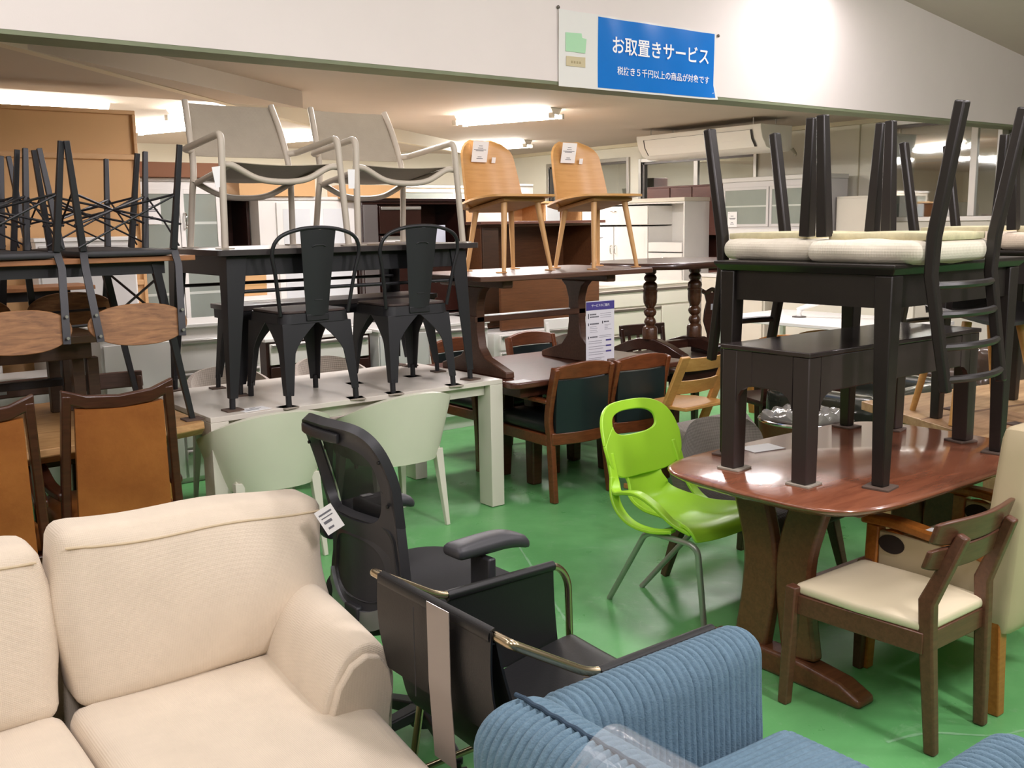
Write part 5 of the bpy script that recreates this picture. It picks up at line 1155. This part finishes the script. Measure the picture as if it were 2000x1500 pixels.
for (x, z) in ((.185, .95), (-.18, .95), (.17, .82), (.185, .62), (-.14, .49), (.14, .49)): m.tube([bpt(x, z, -.026), bpt(x, z, -.02)], .005, 8)
m.build('screw', M('screw hole', '0e0e0f', .6), t)
MB().rbox((0, .03, .49), (.49, .49, .09), .042, 14, (.01, .01, .018), fn=lambda o, q: (o.x*(1-.10*max(0, -q[1])), o.y, o.z-.035*max(0, q[1])**2.5)).build('seat', MSEAT, t)
MB().bx(-.13, .13, -.14, .14, .365, .45).build('mechanism', MOFF, t, bevel=.01)
MB().path([(0, -.12, .40), (0, -.235, .42), (0, -.235, .50)], .07, .03).build('back_bracket', MOFF, t, bevel=.006)
for sx in (-1, 1):
    MB().path(smoothpath([(sx*.17, .0, .395), (sx*.27, .0, .40), (sx*.29, .005, .46), (sx*.29, .01, .66)], 4), .085, .026, up=(sx*.001, 1, 0)).build('arm_post', MOFF, t, bevel=.008)
    o = MB().rbox((sx*.285, .03, .692), (.085, .26, .036), .017, 10, (0, 0, .008), fn=lambda o, q: (o.x, o.y, o.z-.035*max(0, q[1]-.2)**2)).build('armrest', M('arm pad', '3a3a3e', .45), t)
    o = MB().lathe([(.001, 0), (.016, 0), (.016, .01), (.001, .012)], (0, 0, 0), 14).build('arm_button', MALU, t, bevel=.002); o.matrix_local = Matrix.Translation((sx*.315, .01, .54)) @ Matrix.Rotation(sx*PI/2, 4, 'Y')
MB().bx(-.012, .012, -.02, .02, .7185, .7195).build('sticker', MPAPER, t).location = (-.29, .0, 0)
MB().tube([(0, 0, .10), (0, 0, .25)], .026, 14).build('lift_cover', MOFF, t)
MB().tube([(0, 0, .22), (0, 0, .37)], .016, 14).build('gas_lift', MCHROME, t)
m = MB(); m.lathe([(.001, .05), (.05, .055), (.05, .11), (.03, .12), (.001, .12)], (0, 0, 0), 16); m.build('hub', MOFF, t)
for k in range(5):
    a = 2*PI*k/5+.95; c, s_ = math.cos(a), math.sin(a)
    MB().bar((c*.03, s_*.03, .10), (c*.30, s_*.30, .075), .05, .04, .032, .026).build('base_arm', MOFF, t, bevel=.006)
    o = MB(); o.tube([(c*.30, s_*.30, .05), (c*.30, s_*.30, .075)], .008, 8)
    for d in (-1, 1): o.tube([(c*.30-s_*d*.010, s_*.30+c*d*.010, .027), (c*.30-s_*d*.026, s_*.30+c*d*.026, .027)], .0268, 14)
    o.build('caster', M('caster black', '1d1d1f', .35), t)
# bright green plastic chair
MGRN = M('lime green plastic', 'a8de38', .34, spec=.5)
t = thing('plastic_chair', 'lime green plastic chair with handle hole and grey tube legs', 'chair', (2.875, 2.65, 0), PI+.05)
def gs(x, z):   # back surface: x across, z up
    k = (z-.44)/.40
    return (x, -.185-.10*k-.02*k*k+1.15*x*x*(1-.25*k), z)
def gcont(n=72):
    O = []; I = []
    for k in range(n+1):
        a = 2*PI*k/n; c, s_ = math.cos(a), math.sin(a); p = 3.4
        cx = math.copysign(abs(c)**(2/p), c); cz = math.copysign(abs(s_)**(2/p), s_)
        z = .69+.15*cz; O.append((cx*(.228-.02*max(0, cz)-.012*max(0, -cz)), z))
        p = 2.7; cx = math.copysign(abs(c)**(2/p), c); cz = math.copysign(abs(s_)**(2/p), s_)
        I.append((cx*.128, .752+.048*cz))
    return O, I
GO, GI = gcont(); NG = len(GO)-1
MB().shell(lambda u, v: gs(*(GI[min(int(round(u*NG)), NG)][a]+(GO[min(int(round(u*NG)), NG)][a]-GI[min(int(round(u*NG)), NG)][a])*v for a in (0, 1))), NG, 9, .015).build('backrest', MGRN, t, bevel=.004, ang=60)
def pan(u, v):
    # lumbar strip curving into the seat dish
    pts = [(-.235, .56), (-.205, .50), (-.165, .445), (-.09, .42), (.02, .412), (.13, .42), (.20, .43), (.235, .415), (.245, .385)]
    s = v*(len(pts)-1); i = min(int(s), len(pts)-2); k = s-i
    p0, p1, p2, p3 = pts[max(i-1, 0)], pts[i], pts[i+1], pts[min(i+2, len(pts)-1)]
    f = lambda a: .5*(2*p1[a]+(p2[a]-p0[a])*k+(2*p0[a]-5*p1[a]+4*p2[a]-p3[a])*k*k+(p3[a]-3*p2[a]+3*p1[a]-p0[a])*k**3)
    w_ = .10+.06*min(1, max(0, (v-.12)/.30))+.068*min(1, max(0, (v-.48)/.25))**1.5 if v > .12 else .10+.05*((.12-v)/.12)
    if v > .8: w_ *= 1-.10*((v-.8)/.2)**2
    x = (u-.5)*2*w_; e = abs(2*u-1)
    return (x, f(0)+(1.0*x*x if v < .2 else 0), f(1)+.035*e**2.5*(1-.6*max(0, v-.6)/.4))
MB().shell(pan, 18, 36, .014).build('seat', MGRN, t, bevel=.003, ang=60)
for sx in (-1, 1):
    g_ = lambda x, z: V(gs(sx*x, z))
    ap = smoothpath([g_(.196, .66), g_(.200, .60), g_(.206, .55), V((sx*.226, -.135, .518)), V((sx*.246, -.07, .535)), V((sx*.258, .01, .545)), V((sx*.254, .09, .515)), V((sx*.236, .16, .46)), V((sx*.20, .215, .425))], 6)
    n_ = len(ap); ups = [(0, max(0, 1-1.7*k/(n_*.5)), min(1, .05+1.7*k/(n_*.5))) for k in range(n_)]
    MB().path(ap, [.040]*n_, [.016]*n_, up=ups).build('armrest', MGRN, t, bevel=.005)
    rp = smoothpath([g_(.204, .57), V((sx*.222, -.155, .50)), V((sx*.228, -.115, .445)), V((sx*.228, -.05, .41)), V((sx*.218, .04, .40)), V((sx*.20, .13, .415))], 6)
    n_ = len(rp); ups = [(0, max(0, 1-2*k/n_), min(1, .05+2*k/n_)) for k in range(n_)]
    MB().path(rp, [.042]*n_, [.014]*n_, up=ups).build('side_rim', MGRN, t, bevel=.004)
    MB().tube(fillet([(sx*.10, -.30, .002), (sx*.20, -.005, .385), (sx*.20, .245, .385), (sx*.11, .215, .002)], .05, 7), .0118, 12).build('leg_frame', M('grey tube', 'a6a79f', .35, .55), t)
MB().tube([(-.2, .05, .388), (.2, .05, .388)], .01, 10).build('cross_tube', MATS['grey tube'], t)
o = MB().bx(-.016, .016, -.0008, .0008, 0, .04).build('sticker', M('grey white sticker', 'd6d8d4', .5), t, smooth=False); p_ = gs(.165, .80); o.matrix_local = Matrix.Translation((p_[0], p_[1]+.0095, p_[2]-.035)) @ Matrix.Rotation(.33, 4, 'Z') @ Matrix.Rotation(.28, 4, 'X')
mm = MB(); mm.bx(-.01, .01, .0009, .0014, .028, .034).bx(-.01, .008, .0009, .0014, .018, .021).bx(-.01, .0, .0009, .0014, .006, .012); mm.build('print', MINK, o, smooth=False)
# walnut dining chair with cream seat
WAL = wood('walnut chair frame', '6b4431', '563525', .4, coat=.15); MCRS = M('cream vinyl', 'e6d8b8', .42, var=.02)
t = thing('dining_chair', 'walnut dining chair with cream seat and curved back board', 'chair', (2.782, 1.655, 0))
for sx in (-1, 1):
    MB().path([(sx*.142, -.225, 0), (sx*.158, -.205, .36), (sx*.158, -.20, .47), (sx*.136, -.285, .685)], [.032, .036, .038, .03], [.036, .045, .05, .034], up=(0, 1, 0)).build('rear_leg', WAL, t, bevel=.007)
    MB().bar((sx*.21, .25, 0), (sx*.198, .235, .405), .034, .034, .04, .04).build('front_leg', WAL, t, bevel=.005)
    MB().bar((sx*.19, .22, .345), (sx*.168, -.2, .345), .022, .065).build('side_rail', WAL, t, bevel=.003)
MB().bx(-.18, .18, .225, .247, .315, .378).build('front_rail', WAL, t, bevel=.003); MB().bx(-.155, .155, -.212, -.19, .315, .378).build('rear_rail', WAL, t, bevel=.003)
MB().rbox((0, .015, .393), (.385, .45, .038), .017, 12, (0, 0, .012), fn=lambda o, q: (o.x*(1-.10*max(0, -q[1])), o.y, o.z)).build('seat', MCRS, t)
for (z0, z1, y0, y1) in ((.570, .645, -.218, -.236), (.649, .728, -.237, -.256)):
    m = MB(); k = lambda x: .030*math.cos(x/.215*PI/2); e = lambda x: abs(x/.215)**6*.7
    m.loft([[(x, y0-k(x), z0+.022*e(x)), (x, y0-k(x)+.018, z0+.022*e(x)), (x, y1-k(x)+.018, z1-.006*e(x)), (x, y1-k(x), z1-.006*e(x))] for x in [-.215+.43*k_/24 for k_ in range(25)]])
    m.build('back_board', WAL, t, bevel=.005)
# beige high-back armchair with orange wood
MBEI = M('beige vinyl', 'bfae8c', .5, var=.03, vs=5); ORW = wood('honey wood', 'ad6a2c', '96571f', .35, coat=.2)
t = thing('high_armchair', 'beige vinyl high-back armchair with honey wood arms at right edge', 'armchair', (3.30, 1.65, 0))
MB().rbox((0, -.20, .60), (.60, .12, .66), .028, 10, (0, .008, .0), fn=lambda o, q: (o.x*(1-.12*max(0, o.z-.6)/.33), o.y-.06*(o.z-.4), o.z)).build('backrest', MBEI, t)
MB().rbox((0, .06, .36), (.50, .48, .12), .04, 8, (0, 0, .02)).build('seat', MBEI, t)
for sx in (-1, 1):
    MB().bar((sx*.275, -.215, 0), (sx*.275, -.20, .32), .042, .042, .05, .05).build('rear_leg', ORW, t, bevel=.005)
    MB().bar((sx*.285, .245, 0), (sx*.285, .225, .53), .04, .04, .048, .048).build('front_leg', ORW, t, bevel=.005)
    MB().path(smoothpath([(sx*.285, -.18, .51), (sx*.287, .0, .535), (sx*.287, .15, .55), (sx*.285, .27, .545)], 4), .06, .034).build('armrest', ORW, t, bevel=.009)
    MB().bx(sx*.285-.016, sx*.285+.016, -.17, .205, .235, .515).build('arm_panel', MBEI, t, bevel=.006)
    o = MB().tube([(sx*.285, .155+.052*math.cos(a), .475+.036*math.sin(a)) for a in [2*PI*k/24 for k in range(24)]], .013, 8, closed=True).build('hole_ring', ORW, t)
    m = MB(); m.lathe([(.001, -.019), (1, -.019), (1, .019), (.001, .019)], (0, 0, 0), 24); m.v = [V((sx*.285+p.z, .155+.048*p.x, .475+.032*p.y)) for p in m.v]; m.build('hand_hole_disc', M('painted hollow shade', '241610', .8), t)  # solid dark disc stands for the shade inside an uncut hand hole
MB().bx(-.02, .02, -.02, .02, 0, .0012).build('sticker', MPAPER, t).location = (-.287, .03, .555)
# small scraps on the floor
for x, y, lab in ((2.62, 3.83, 'torn white paper scrap on the floor near mint chair leg'), (2.28, 3.72, 'tiny pale scrap on floor behind the office chair'), (2.33, 1.53, 'tiny pale scrap on floor between side chair and armchair')):
    o = MB().add([(-.014, -.006, .001), (.0, -.012, .003), (.016, .0, .001), (.004, .008, .004), (-.008, .01, .001)], [(0, 1, 2, 3, 4)]).build('paper_scrap', MPAPER, smooth=False); o.location = (x, y, 0); tag(o, lab, 'paper')
